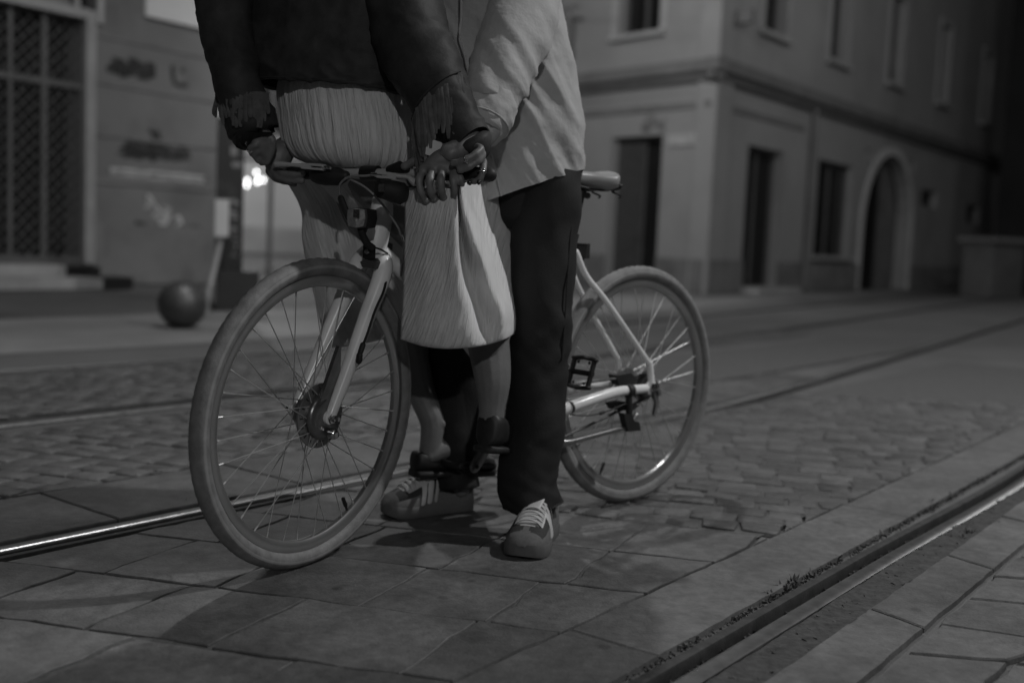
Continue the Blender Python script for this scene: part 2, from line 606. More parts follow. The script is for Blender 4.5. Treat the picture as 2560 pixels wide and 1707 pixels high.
for _ in range(2600):
    s = rg.uniform(-1.5, 4); d = rg.choice((1.562 - .037 + rg.gauss(0, .005), 1.622 + rg.gauss(0, .02), 1.476 + rg.gauss(0, .005)))
    p = V3(pos(s, d)); z = -.026 if 1.505 < d < 1.545 else -.007
    r = rg.uniform(.0012, .0042)
    gr.box((p[0], p[1], z + r * .5), (r * 2, r * 1.6, r * 1.5), (nrm((rg.uniform(-1, 1), rg.uniform(-1, 1), .2)), nrm((rg.uniform(-1, 1), 1, 0)), (0, 0, 1)))
tag(gr.build('grit', mat('grit', .07, .9, var=.5, vscale=200), smooth=0), kind='stuff')

# ------------------------------------------------------------------ far setting: shop on the left, corner house, lit house down the street
M_wall = mat('plaster_grey', .165, .85, var=.14, vscale=.9, bump=.003, bscale=30, dirt=(.12, 1.3))
M_wall2 = mat('plaster_corner', .28, .85, var=.10, vscale=.5, bump=.003, bscale=30, dirt=(.24, .8))
M_plinth = mat('plinth_grey', .17, .85, var=.2, vscale=1.2, dirt=(.12, 2))
M_trim = mat('trim_pale', .33, .75, var=.12, vscale=2)
M_trimd = mat('trim_dark', .15, .8, var=.2, vscale=2)
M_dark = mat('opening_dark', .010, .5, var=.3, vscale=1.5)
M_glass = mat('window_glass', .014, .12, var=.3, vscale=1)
M_frame = mat('joinery', .10, .6, var=.2, vscale=3)
M_steel = mat('steel_pale', .34, .45, .3, var=.15, vscale=4)
M_graf = mat('spray_paint', .03, .8, var=.5, vscale=6)
M_grafp = mat('spray_paint_pale', .42, .8, var=.2, vscale=6)
M_sign = mat('sign_pale', .62, .6, var=.06, vscale=3)
M_step = mat('step_stone', .33, .8, var=.2, vscale=3)
M_black = mat('black_plastic', .012, .45, var=.3, vscale=20)

class Facade:
    def __init__(s, p, d, out):
        s.p, s.d, s.o = V3(p), nrm(d), nrm(out)
        s.z = V3((0, 0, 1))
    def at(s, u, v):
        q = onplane(u, v, s.p, s.o) - s.p
        return q @ s.d, q[2]
    def at_o(s, u, v, o):
        q = onplane(u, v, s.p + s.o * o, s.o) - s.p
        return q @ s.d, q[2]
    def pt(s, a, z, o=0.0):
        return s.p + s.d * a + s.z * z + s.o * o
    def slab(s, mb, a0, a1, z0, z1, o0, o1):
        mb.box(s.pt((a0 + a1) / 2, (z0 + z1) / 2, (o0 + o1) / 2), (a1 - a0, abs(o1 - o0), z1 - z0), (s.d, s.o, s.z))
    def px(s, u0, v0, u1, v1):
        """Rectangle on the wall seen between two opposite corner pixels -> a0, a1, z0, z1."""
        a0, z1 = s.at(u0, v0); a1, z0 = s.at(u1, v1)
        if a0 > a1: a0, a1 = a1, a0
        return a0, a1, min(z0, z1), max(z0, z1)
def wall_with_holes(F, mb, a0, a1, z0, z1, holes, th=.35):
    """A wall slab with real rectangular openings."""
    As = sorted({a0, a1, *[h[0] for h in holes], *[h[1] for h in holes]})
    Zs = sorted({z0, z1, *[h[2] for h in holes], *[h[3] for h in holes]})
    for i in range(len(As) - 1):
        run = None
        for j in range(len(Zs) - 1):
            ca, cz = (As[i] + As[i + 1]) / 2, (Zs[j] + Zs[j + 1]) / 2
            solid = a0 < ca < a1 and z0 < cz < z1 and not any(h[0] < ca < h[1] and h[2] < cz < h[3] for h in holes)
            if solid:
                run = [Zs[j], Zs[j + 1]] if run is None else [run[0], Zs[j + 1]]
            if (not solid or j == len(Zs) - 2) and run:
                F.slab(mb, As[i], As[i + 1], run[0], run[1], 0, -th)
                run = None

# --- the shop with the latticed door
FL = Facade(G(300, 712), (.57, .82, 0), (.82, -.57, 0))
e = empty('shop_building', tuple(FL.pt(0, 0)))
tag(e, 'grey shop front with graffiti, a pale sign and a tall latticed glass door', 'building')
aend = FL.at(541, 500)[0]
dj = FL.at(214, 400)[0]
door = (dj - 3.4, dj - .06, .27, FL.at(214, 52)[1])
topw = (FL.at(176, 5)[0], FL.at(242, 5)[0], FL.at(210, 40)[1], 5.2)
b = MB(); wall_with_holes(FL, b, -9, aend, 0, 10.5, [door, topw])
FL.slab(b, aend - .34, aend, 0, 10.5, -.352, -7)
b.build('wall', M_wall, e, smooth=0)
b = MB(); FL.slab(b, dj + .085, aend + .03, .01, FL.at(300, 560)[1], .004, .035)
b.build('plinth', M_plinth, e, smooth=0)
b = MB()
for v in (110, 222, 345, 455):                    # string courses scored into the plaster
    z = FL.at(400, v + 10)[1]
    FL.slab(b, dj + .1, aend - .02, z - .02, z + .02, .003, .02)
b.build('string_course', M_plinth, e, smooth=0)
b = MB(); a0, a1, z0, z1 = FL.px(358, 20, 560, 88); FL.slab(b, a0, aend + .02, z0 + .0, z0 + .40, .025, .07)
b.build('sign', M_sign, e, smooth=0)
b = MB()
FL.slab(b, door[1], door[1] + .14, .27, door[3] + .12, .003, .09)
FL.slab(b, door[0] - .1, door[1] - .004, door[3], door[3] + .12, .006, .12)
fr = b.build('door_frame', M_steel, e, smooth=0)
b = MB()
for u, w in ((28, .05), (113, .07)):
    a = FL.at(u, 400)[0]
    FL.slab(b, a - w / 2, a + w / 2, .27, door[3], -.06, -.02)
zt = FL.at(113, 203)[1]
FL.slab(b, door[0], door[1], zt - .035, zt + .035, -.065, -.016)
FL.slab(b, door[0], door[1], .27, .36, -.068, -.012)
b.build('door_mullion', M_frame, e, smooth=0)
b = MB()
a = door[0]
step = .155
hgt = door[3] - .3
for sgn in (1, -1):
    x = door[0] - hgt
    while x < door[1] + hgt:
        # bar from (x, bottom) going sideways as it rises
        z0, z1 = .3, door[3]
        p, q = [x, z0], [x + sgn * hgt, z1]
        lo, hi = door[0], door[1] - .01
        tt = []
        t0_, t1_ = 0.0, 1.0
        dx = q[0] - p[0]
        ta, tb = (lo - p[0]) / dx, (hi - p[0]) / dx
        t0_, t1_ = max(0, min(ta, tb)), min(1, max(ta, tb))
        if t1_ > t0_ + .01:
            A = FL.pt(p[0] + dx * t0_, z0 + (z1 - z0) * t0_, -.10 - .006 * sgn)
            B = FL.pt(p[0] + dx * t1_, z0 + (z1 - z0) * t1_, -.10 - .006 * sgn)
            b.tube([A, B], .011, 5)
        x += step
b.build('lattice', mat('lattice_iron', .085, .6, var=.2), e, smooth=0)
b = MB(); FL.slab(b, door[0] - .1, door[1] + .1, .2, door[3] + .1, -.5, -.53)
b.build('door_glass', M_glass, e, smooth=0)
b = MB(); FL.slab(b, topw[0], topw[1], topw[2], topw[3], -.2, -.23); b.build('window', M_glass, e, smooth=0)
b = MB()
am = (topw[0] + topw[1]) / 2
FL.slab(b, am - .03, am + .03, topw[2], topw[3], -.19, -.12)
FL.slab(b, topw[1] - .02, topw[1] + .06, topw[2] - .06, topw[3], .004, .06)
b.build('window_frame', M_trim, e, smooth=0)
# graffiti: sprayed strokes lying on the plaster
def strokes(F, name, mtl, u0, v0, u1, v1, n, w, seed, par):
    r = random.Random(seed)
    a0, a1, z0, z1 = F.px(u0, v0, u1, v1)
    mb = MB()
    for k in range(n):
        ca, cz = r.uniform(a0, a1), r.uniform(z0, z1)
        P = [F.pt(ca + (a1 - a0) * .16 * math.sin(t * r.uniform(1, 2.4)) + t * .03, cz + (z1 - z0) * .3 * math.cos(t * r.uniform(.8, 2)), .004 + k * .0004) for t in np.linspace(0, 3, 9)]
        mb.tube(P, [w * r.uniform(.5, 1.2)] * 9, 6, flat=.12, up=F.o)
    return mb.build(name, mtl, par)
strokes(FL, 'graffiti', M_graf, 266, 146, 368, 198, 26, .022, 1, e)
strokes(FL, 'graffiti', M_graf, 290, 352, 450, 402, 22, .016, 5, e)
strokes(FL, 'graffiti', M_graf, 362, 338, 402, 392, 12, .030, 8, e)
strokes(FL, 'graffiti', M_grafp, 250, 425, 480, 447, 10, .045, 9, e)
strokes(FL, 'graffiti', M_graf, 300, 580, 500, 640, 20, .085, 12, e)
strokes(FL, 'graffiti', M_grafp, 360, 500, 440, 560, 5, .022, 15, e)
mb = MB()
P = [FL.pt(*FL.at(u, v), .006) for u, v in ((431, 165), (432, 190), (436, 210), (452, 214), (468, 214))]
mb.tube(P, .03, 6, flat=.12, up=FL.o)
P = [FL.pt(*FL.at(u, v), .006) for u, v in ((455, 172), (458, 180))]
mb.tube(P, .03, 6, flat=.12, up=FL.o)
mb.build('graffiti', M_graf, e)
# steps at the door
b = MB()
e1, z1 = FL.at_o(165, 667, .34); e2, z2 = FL.at_o(258, 710, .80)
FL.slab(b, -9, e1, 0, .262, .003, .34)
FL.slab(b, -9, e2, 0, .13, .343, .80)
st = b.build('entrance_step', M_step, e, smooth=0)
b = MB()
w_ = FL.at_o(250, 690, .34)[0] - e1; FL.slab(b, e1 + .003, e1 + w_, .0, .25, .04, .345)
w_ = FL.at_o(332, 730, .80)[0] - e2; FL.slab(b, e2 + .003, e2 + w_, 0, .14, .40, .805)
b.build('step_block', M_black, e, smooth=0)

# --- the corner house on the right
PC = G(1752, 735)
F1 = Facade(PC, (-.655, .755, 0), (-.755, -.655, 0))     # face towards the square
F2 = Facade(PC, (.607, .795, 0), (.795, -.607, 0))       # face along the street
ch = empty('corner_house', tuple(PC))
tag(ch, 'plastered corner house with a dark cornice, tall upper windows and an arched doorway', 'building')
z_c0, z_c1 = F1.at(1790, 183)[1], F1.at(1797, 148)[1]
d1 = F1.px(1530, 345, 1638, 690)
d1 = (d1[0], d1[1], .05, d1[3])
w1 = F1.px(1553, -60, 1652, 77)
L1 = [d1, (w1[0], w1[1], w1[2], w1[2] + 2.0), (w1[0] + 3.1, w1[1] + 3.1, w1[2], w1[2] + 2.0), (w1[0] + 6.2, w1[1] + 6.2, w1[2], w1[2] + 2.0), (d1[0] + 4, d1[1] + 4, .05, d1[3])]
b = MB()
wall_with_holes(F1, b, 0, 13.5, 0, 11, L1, .30)
def rect2(u0, v0, u1, v1): return F2.px(u0, v0, u1, v1)
dr = rect2(1872, 362, 1940, 692); dr = (dr[0], dr[1], .12, dr[3])
wn = rect2(2048, 398, 2118, 642)
ar = rect2(2168, 372, 2262, 719); ar = (ar[0], ar[1], .0, ar[3])
zs = w1[2]
ups = []
for uL, uR, v in ((1905, 1962, 90), (2070, 2112, 158), (2216, 2250, 214), (2340, 2364, 262), (2448, 2468, 312)):
    a0 = F2.at(uL, v)[0]; a1 = F2.at(uR, v)[0]
    zz = F2.at((uL + uR) / 2, v - 2)[1]
    ups.append((a0, a1, zz, zz + 2.05))
smalls = [rect2(2305, 472, 2340, 520), rect2(2418, 510, 2445, 560)]
a_end = F2.at(2500, 500)[0]
wall_with_holes(F2, b, .37, a_end, 0, 11, [dr, wn, ar] + ups + smalls)
b.build('wall', M_wall2, ch, smooth=0)
b = MB(); F2.slab(b, .002, .62, 0, z_c0 - .11, -.30, .085); F2.slab(b, .002, .62, z_c1 + .01, 11, -.30, .085); b.build('corner_pilaster', M_wall2, ch, smooth=0)
b = MB()
for F, a0, a1 in ((F1, -.25, 13.5), (F2, -.25, a_end)):
    F.slab(b, a0, a1, z_c0 - .10, z_c0 + .02, .004, .13)
    F.slab(b, a0 - .05, a1, z_c0 + .021, z_c1, .004, .24)
b.build('cornice', M_trimd, ch, smooth=0)
b = MB()
zb = F1.at(1700, 266)[1]
for F, a1 in ((F1, 13.5), (F2, F2.at(2010, 320)[0])):
    F.slab(b, .02, a1, zb - .05, zb + .05, .003, .03)
b.build('string_course', M_plinth, ch, smooth=0)
b = MB()
zp = F1.at(1700, 646)[1]
def cut_strip(F, mb, a0, a1, z0, z1, holes, o):
    cuts = sorted([(h[0] - .02, h[1] + .02) for h in holes if h[2] < z1])
    x = a0
    out = []
    for c0, c1 in cuts + [(a1, a1)]:
        if min(c0, a1) > x + .01:
            q = MB(); F.slab(q, x, min(c0, a1), z0, z1, .003, o); out.append(q)
        x = max(x, c1)
    return out
for q in cut_strip(F1, b, .0, 13.5, .01, zp, L1, .05) + cut_strip(F2, b, .63, a_end, .01, zp, [dr, ar], .05) : q.build('plinth', M_plinth, ch, smooth=0)
q = MB(); F2.slab(q, .0, .62, .01, zp, .086, .125); q.build('plinth', M_plinth, ch, smooth=0)
b = MB(); a = F2.at(2022, 400)[0]; P = [F2.pt(a, 0.05, .08), F2.pt(a, z_c0 - .1, .08)]; b.tube(P, .06, 8)
b.build('downpipe', M_trimd, ch)
def opening(F, h, par, name, mtl, depth=.24, frame=.07, sill=True, surround=True, mull=True):
    q = MB(); F.slab(q, h[0] - .02, h[1] + .02, h[2] - .02, h[3] + .02, -depth - .04, -depth)
    p = q.build(name, mtl, par, smooth=0)
    q = MB()
    f = frame
    F.slab(q, h[0], h[0] + f, h[2], h[3], -depth + .002, -depth + .06)
    F.slab(q, h[1] - f, h[1], h[2], h[3], -depth + .002, -depth + .06)
    F.slab(q, h[0] + f, h[1] - f, h[3] - f, h[3], -depth + .002, -depth + .058)
    if mull:
        m_ = (h[0] + h[1]) / 2
        F.slab(q, m_ - .025, m_ + .025, h[2], h[3] - f, -depth + .002, -depth + .055)
    q.build('frame', M_frame, p, smooth=0)
    if sill:
        q = MB(); F.slab(q, h[0] - .14, h[1] + .14, h[2] - .09, h[2], .003, .14); q.build('sill', M_trim, p, smooth=0)
    if surround:
        q = MB()
        F.slab(q, h[0] - .16, h[0], h[2], h[3] + .16, .003, .045)
        F.slab(q, h[1], h[1] + .16, h[2], h[3] + .16, .003, .045)
        F.slab(q, h[0], h[1], h[3], h[3] + .16, .003, .043)
        q.build('surround', M_trim, p, smooth=0)
    return p
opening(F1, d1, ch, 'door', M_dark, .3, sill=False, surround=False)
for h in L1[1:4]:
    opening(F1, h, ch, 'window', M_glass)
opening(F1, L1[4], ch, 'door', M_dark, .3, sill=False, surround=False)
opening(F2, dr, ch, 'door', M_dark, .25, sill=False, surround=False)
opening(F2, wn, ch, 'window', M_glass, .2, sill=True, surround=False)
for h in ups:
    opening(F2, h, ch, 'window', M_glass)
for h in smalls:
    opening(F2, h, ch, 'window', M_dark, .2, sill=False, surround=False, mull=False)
# half open leaf of the square-side door (its left half shows lighter)
q = MB(); F1.slab(q, (d1[0] + d1[1]) / 2, d1[1] - .01, .06, d1[3] - .02, -.25, -.20); q.build('door_leaf', mat('door_leaf_paint', .06, .6), ch, smooth=0)
# arch over the doorway: a pale band
q = MB()
ca = (ar[0] + ar[1]) / 2; rr = (ar[1] - ar[0]) / 2
zs_ = ar[3] - rr
fill = MB()
for k in range(14):
    t0_, t1_ = math.pi * k / 14, math.pi * (k + 1) / 14
    ring = [(rr, t0_), (rr + .2, t0_), (rr + .2, t1_), (rr, t1_)]
    q.prism([F2.pt(ca + r_ * math.cos(t), zs_ + r_ * math.sin(t), .004) for r_, t in ring], F2.o * .05)
    tm = (t0_ + t1_) / 2
    # spandrel filling between the round head and the square hole
    def edge(t):
        c_, s_ = math.cos(t), math.sin(t)
        k_ = min(1 / max(abs(c_), 1e-6), 1 / max(abs(s_), 1e-6))
        return rr * k_
    fill.prism([F2.pt(ca + r_ * math.cos(t), zs_ + r_ * math.sin(t), -.30) for r_, t in ((rr * .999, t0_), (edge(t0_), t0_), (edge(t1_), t1_), (rr * .999, t1_))], F2.o * .298)
F2.slab(q, ar[0] - .2, ar[0], 0, zs_, .004, .054); F2.slab(q, ar[1], ar[1] + .2, 0, zs_, .004, .054)
q.build('arch_surround', mat('arch_stone', .46, .8, var=.12, vscale=2), ch, smooth=0)
fill.build('arch_head', M_wall2, ch, smooth=0)
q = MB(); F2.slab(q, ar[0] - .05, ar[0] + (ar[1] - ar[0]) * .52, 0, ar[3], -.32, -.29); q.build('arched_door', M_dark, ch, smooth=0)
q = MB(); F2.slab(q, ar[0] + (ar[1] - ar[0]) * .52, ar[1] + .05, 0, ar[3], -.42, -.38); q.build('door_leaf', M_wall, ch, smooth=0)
q = MB(); F2.slab(q, dr[0] - .1, dr[1] + .25, .0, .11, .06, .45); q.build('door_step', M_step, ch, smooth=0)
q = MB(); a0, a1, z0, z1 = F1.px(1675, 338, 1752, 362); F1.slab(q, a0, a1, z0, z1, .005, .04); q.build('plaque', mat('plaque_paint', .40, .6), ch, smooth=0)
strokes(F1, 'graffiti', M_trimd, 1600, 285, 1665, 320, 6, .04, 31, ch)
q = MB(); a, z = F2.at(1835, 45); q.box(F2.pt(a, z, .22), (.16, .3, .24), (F2.d, F2.o, F2.z)); q.tube([F2.pt(a, z, 0), F2.pt(a, z, .2)], .02, 6)
q.build('floodlight', M_trimd, ch, smooth=0)
# hanging iron bracket on the square side, out of focus
q = MB(); a, z = F1.at(1475, 35)
q.tube([F1.pt(a + 1.1, z, .03), F1.pt(a + .1, z + .05, .5), F1.pt(a - .3, z, .6)], .035, 6)
q.tube([F1.pt(a, z, .56), F1.pt(a, z - .7, .56)], .06, 6)
q.build('bracket', M_trimd, ch, smooth=0)

# --- the dark house that closes the street on the far right
dp = W(2478, 700, 30.0) * V3((1, 1, 0))
dk = empty('dark_house', tuple(dp))
tag(dk, 'unlit house at the dark end of the street on the right', 'building')
FD = Facade(dp, (.80, -.60, 0), (-.60, -.80, 0))
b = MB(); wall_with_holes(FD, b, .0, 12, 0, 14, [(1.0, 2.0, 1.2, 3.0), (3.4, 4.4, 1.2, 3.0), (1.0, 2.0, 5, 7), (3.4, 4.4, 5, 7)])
b.build('wall', mat('unlit_wall', .012, .9, var=.3, vscale=1), dk, smooth=0)  # near-black colour stands in for the lack of light on this house
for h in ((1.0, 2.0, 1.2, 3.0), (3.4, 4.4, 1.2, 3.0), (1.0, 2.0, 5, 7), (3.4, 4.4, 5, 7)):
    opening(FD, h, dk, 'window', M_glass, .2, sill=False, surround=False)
q0 = G(2500, 745)
cbn = empty('utility_cabinet', tuple(q0)); tag(cbn, 'pale squat kiosk with a dark cap at the end of the street', 'kiosk')
sc_ = q0[1] / F_PX
FK = Facade(q0, (.85, .5, 0), (.5, -.85, 0))
b = MB(); FK.slab(b, -.35, .75, 0, 1.25, 0, -.8); b.build('body', mat('kiosk_paint', .10, .7, var=.2, vscale=2), cbn, smooth=0)
b = MB(); FK.slab(b, -.45, .85, 1.253, 1.36, .1, -.9); b.build('cap', M_trimd, cbn, smooth=0)

# --- the brightly lit house far down the left street
PB = V3((-13.5, 37.0, 0))
FB = Facade(PB, (.96, .28, 0), (.28, -.96, 0))
lb = empty('lit_house', tuple(PB)); tag(lb, 'pale house front in bright lamplight far down the street, with garland lamps before it', 'building')
hs = [(1.2, 2.4, .1, 2.5), (7.3, 8.7, .1, 2.6), (10.4, 11.8, .1, 2.6), (1.2, 2.4, 4.2, 6.2), (4.4, 5.6, 4.2, 6.2), (7.4, 8.6, 4.2, 6.2)]
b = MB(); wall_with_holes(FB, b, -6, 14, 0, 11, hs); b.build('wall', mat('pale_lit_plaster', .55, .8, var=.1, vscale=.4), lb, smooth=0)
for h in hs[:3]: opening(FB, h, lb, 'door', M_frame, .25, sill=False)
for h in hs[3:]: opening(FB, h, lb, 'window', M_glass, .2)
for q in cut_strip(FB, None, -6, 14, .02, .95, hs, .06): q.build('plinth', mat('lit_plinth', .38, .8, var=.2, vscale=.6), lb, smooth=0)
b = MB(); FB.slab(b, -6, 14, 3.3, 3.6, .004, .2); b.build('cornice', M_trim, lb, smooth=0)
# street behind the couple is closed by a plain terrace
PT = V3((-1.5, 46.0, 0)); FT = Facade(PT, (1, 0.05, 0), (.05, -1, 0))
tr = empty('terrace', tuple(PT)); tag(tr, 'long plain terrace closing the street behind the couple', 'building')
hs = [(x, x + 1.1, z, z + 1.9) for x in np.arange(.8, 11, 2.6) for z in (1.0, 4.6)]
b = MB(); wall_with_holes(FT, b, -1, 12, 0, 12, hs); b.build('wall', M_wall, tr, smooth=0)
for h in hs: opening(FT, h, tr, 'window', M_glass, .2)
# garland lamps (the soft discs of light)
M_bulb = emit('lit_bulb', 7)
for k, (u, v) in enumerate(((618, 452), (617, 464), (641, 432), (643, 456), (647, 450), (658, 451))):
    p = W(u, v, 33.0 + .2 * k)
    r = .042
    q = MB(); q.lathe(p, (0, 0, 1), [(-r, .001), (-r * .7, r * .7), (0, r), (r * .7, r * .7), (r, r * .4), (r * 1.6, r * .35)], 10)
    t_ = tag(q.build('garland_lamp', M_bulb), 'small round glowing bulb hanging in the cluster before the lit house', 'lamp', 'bulbs of the garland before the lit house')

# --- things on the pavement at the left
p = G(455, 817); r = .187
b = MB(); prof = [(-r * math.cos(t), max(.001, r * math.sin(t))) for t in np.linspace(.45, math.pi, 18)]
b.lathe(p + V3((0, 0, r * .94)), (0, 0, 1), [(.0 - r * .94, r * .40)] + prof, 36)
tag(b.build('ball_bollard', mat('ball_iron', .035, .5, .0, var=.3, vscale=9, bump=.001, bscale=40, spec=1.0)), 'dark round ball bollard standing on the pavement by the poster pillar', 'bollard')
p = G(577, 776)
pl = empty('poster_pillar', tuple(p)); tag(pl, 'slim dark advertising pillar with pale vertical lettering on a wide dark foot', 'advertising pillar')
ax = (nrm((.96, .28, 0)), nrm((-.28, .96, 0)), (0, 0, 1))
b = MB(); b.box(p + V3((0, .22, .19)), (.40, .40, .38), ax); b.build('foot', mat('pillar_foot', .02, .6, var=.3, vscale=4), pl, smooth=0)
ppx = W(573, 560, p[1] + .2)
b = MB(); b.box((ppx[0], ppx[1], 1.11), (.255, .16, 1.454), ax); b.build('panel', mat('pillar_panel', .013, .5, var=.3, vscale=5, dirt=(.035, 6)), pl, smooth=0)
b = MB()
rg = random.Random(11)
for k in range(11):                                # unreadable vertical lettering: short pale strokes
    z = .52 + k * .052
    c = V3((ppx[0], ppx[1], z)) + ax[0] * .05 - ax[1] * .083
    for _ in range(2):
        b.box(c + ax[0] * rg.uniform(-.022, .022) + V3((0, 0, rg.uniform(-.012, .012))), (rg.choice((.012, .06)), .004, rg.choice((.03, .01))), ax)
b.build('lettering', mat('lettering_pale', .22, .7), pl, smooth=0)
b = MB(); c = V3((ppx[0], ppx[1], 1.52)) + ax[0] * .03 - ax[1] * .082
b.box(c, (.06, .006, .09), ax); b.box(c + ax[0] * .03 - V3((0, 0, .13)), (.09, .006, .05), ax); b.build('poster_patch', mat('poster_pale', .2, .7, var=.4, vscale=20), pl, smooth=0)
p = W(555, 545, 9.7)
sb = empty('meter_post', (W(518, 735, 9.6)[0], 9.6, 0)); tag(sb, 'pale upright meter box on a slanted tube in front of the poster pillar', 'meter')
b = MB(); b.box(p, (.118, .09, .33), ax); b.build('box', mat('meter_white', .5, .5, var=.06), sb, smooth=0)
b = MB(); b.tube(smoothpath([W(551, 590, 9.7), W(549, 612, 9.7), W(536, 670, 9.66), W(520, 735, 9.6), (W(515, 760, 9.6)[0], 9.6, 0)], 5), .026, 8); b.build('tube', M_steel, sb)
b = MB(); p = W(556, 285, 10.6); b.box(p, (.10, .05, .19), ax)
b.tube([V3(p) + V3((0, .03, -.1)), V3((p[0], p[1] + .03, 0))], .02, 6)
tag(b.build('small_sign', M_sign, smooth=0), 'small pale sign plate on a thin post right above the poster pillar', 'sign')
p = G(672, 690)
b = MB(); b.tube([V3((p[0], p[1], 0)), V3((p[0], p[1], 4.2))], .045, 10)
b.lathe((p[0], p[1], 0), (0, 0, 1), [(0, .09), (.12, .085), (.14, .05)], 12)
tag(b.build('sign_post', M_trimd), 'thin dark upright pole standing before the lit house', 'pole')

# ------------------------------------------------------------------ the bicycle
FC = V3((-.459, 2.44, 0)); RCN = V3((.372, 3.21, 0))       # where the tyres touch the ground
EB = nrm(RCN - FC)                                         # towards the back of the bicycle
NB = V3((EB[1], -EB[0], 0))                                # towards the camera side
UP = V3((0, 0, 1))
def Bk(a, b, z): return FC + EB * a + NB * b + UP * z
def Bpx(u, v, b=0.0): return onplane(u, v, FC + NB * b, NB)
WB = 1.133
M_tyre = mat('tyre_rubber', .165, .66, var=.3, vscale=30, bump=.0012, bscale=260)
M_tyreL = mat('tyre_sidewall', .24, .55, var=.2, vscale=30)
M_rim = mat('rim_alloy', .42, .3, .85, var=.12, vscale=10)
M_spoke = mat('spoke_steel', .45, .35, .45, var=.1)
M_hub = mat('hub_alloy', .30, .35, .85, var=.2, vscale=40)
M_paint = mat('frame_white_paint', .78, .26, var=.05, vscale=6, dirt=(.68, 9), spec=.5)
M_chrome = mat('chrome', .55, .14, 1.0, var=.05)
M_lever = mat('lever_alloy', .45, .4, .15, var=.08, vscale=20)
M_rub = mat('black_rubber', .012, .6, var=.3, vscale=40)
M_saddle = mat('saddle_vinyl', .26, .42, var=.08, vscale=14)
M_refl = mat('reflector_lens', .16, .2, var=.3, vscale=120, bump=.0008, bscale=500)
bike = empty('bicycle', tuple((FC + RCN) / 2))
tag(bike, 'white city bicycle with a white saddle carrying the couple across the tram rails', 'bicycle')

def wheel(cen, e, n, tyre_r, R, spokes, name_front):
    """e: rolling direction in the wheel plane, n: axle direction (camera side)."""
    up = np.cross(n, e); up = up if up[2] > 0 else -up
    def pt(t, r, o=0.0): return cen + e * (r * math.cos(t)) + up * (r * math.sin(t)) + n * o
    N = 120
    rim = MB()
    ri = R - 2 * tyre_r - .0015                              # inner edge of the tyre
    prof = [(ri + .004, .0115), (ri - .001, .0125), (ri - .012, .0115), (ri - .020, .006), (ri - .0215, 0), (ri - .020, -.006), (ri - .012, -.0115), (ri - .001, -.0125), (ri + .004, -.0115)]
    rows = [[pt(t, r, o) for r, o in prof] for t in np.linspace(0, 2 * math.pi, N + 1)]
    rim.grid(rows, close_u=True)
    w = rim.build('wheel', M_rim, bike)
    ty = MB()
    rc = R - tyre_r
    prof = [(rc + tyre_r * math.cos(a), tyre_r * 1.02 * math.sin(a)) for a in np.linspace(0, 2 * math.pi, 20, endpoint=False)]
    rows = [[pt(t, r, o) for r, o in prof] for t in np.linspace(0, 2 * math.pi, 241)]
    for i in range(241):                                     # shallow tread and a flattened contact patch
        for j in (17, 18, 19, 0, 1, 2, 3):
            if (i + (j if j < 5 else 20 - j)) % 3 == 0: rows[i][j] = rows[i][j] - (rows[i][j] - cen) / R * .0016
        for j in range(20):
            if rows[i][j][2] < .001: rows[i][j][2] = .001
    ty.grid(rows, close_u=True)
    nj = 20
    ty.mi = [1 if (k % nj) in (4, 15) else 0 for k in range(len(ty.f))]
    t_ = ty.build('tyre', [M_tyre, M_tyreL], w)
    hb = MB()
    hw = .034
    hb.lathe(cen, n, [(-.058, .005), (-.05, .009), (-hw - .004, .012), (-hw - .003, .029), (-hw + .001, .029), (-hw + .006, .016), (0, .014), (hw - .006, .016), (hw - .001, .029), (hw + .003, .029), (hw + .004, .012), (.05, .009), (.058, .005)], 20)
    hb.build('hub', M_hub, w)
    for k in range(spokes):
        t = 2 * math.pi * (k + .5) / spokes
        side = 1 if k % 2 else -1
        lead = 1 if (k // 2) % 2 else -1
        th = t + lead * 1.18
        a = pt(th, .0275, side * (hw + .001 * lead))
        b_ = pt(t, ri - .019, side * .002)
        s_ = MB(); s_.tube([a, b_], .00125, 5)
        s_.tube([b_ + (a - b_) * .002, b_ + (a - b_) * .05], .0022, 6)
        s_.build('spoke', M_spoke, w, recalc=False)
    v_ = MB(); tv = -1.05 if name_front else -2.05
    v_.tube([pt(tv, ri - .018, .0), pt(tv, ri - .052, .0)], .0032, 7); v_.tube([pt(tv, ri - .034, 0), pt(tv, ri - .058, 0)], .0048, 8)
    v_.build('valve', M_rub, w)
    return w, pt

lean = R_(-2.6); hd = R_(58.5)
ef = V3((math.cos(hd), math.sin(hd), 0)); nf0 = V3((-ef[1], ef[0], 0))
upf = UP * math.cos(lean) + nf0 * math.sin(lean)
nf = np.cross(ef, upf)                                       # axle, camera side
nf = nf if nf @ V3((1, -1, 0)) > 0 else -nf
R_W = .355
FCT = V3((-.459, 2.435, 0))
cf = FCT + upf * R_W
fw, fpt = wheel(cf, ef, nf, .021, R_W, 36, True)
cr = RCN + UP * R_W
rw, rpt = wheel(cr, EB, NB, .021, R_W, 36, False)

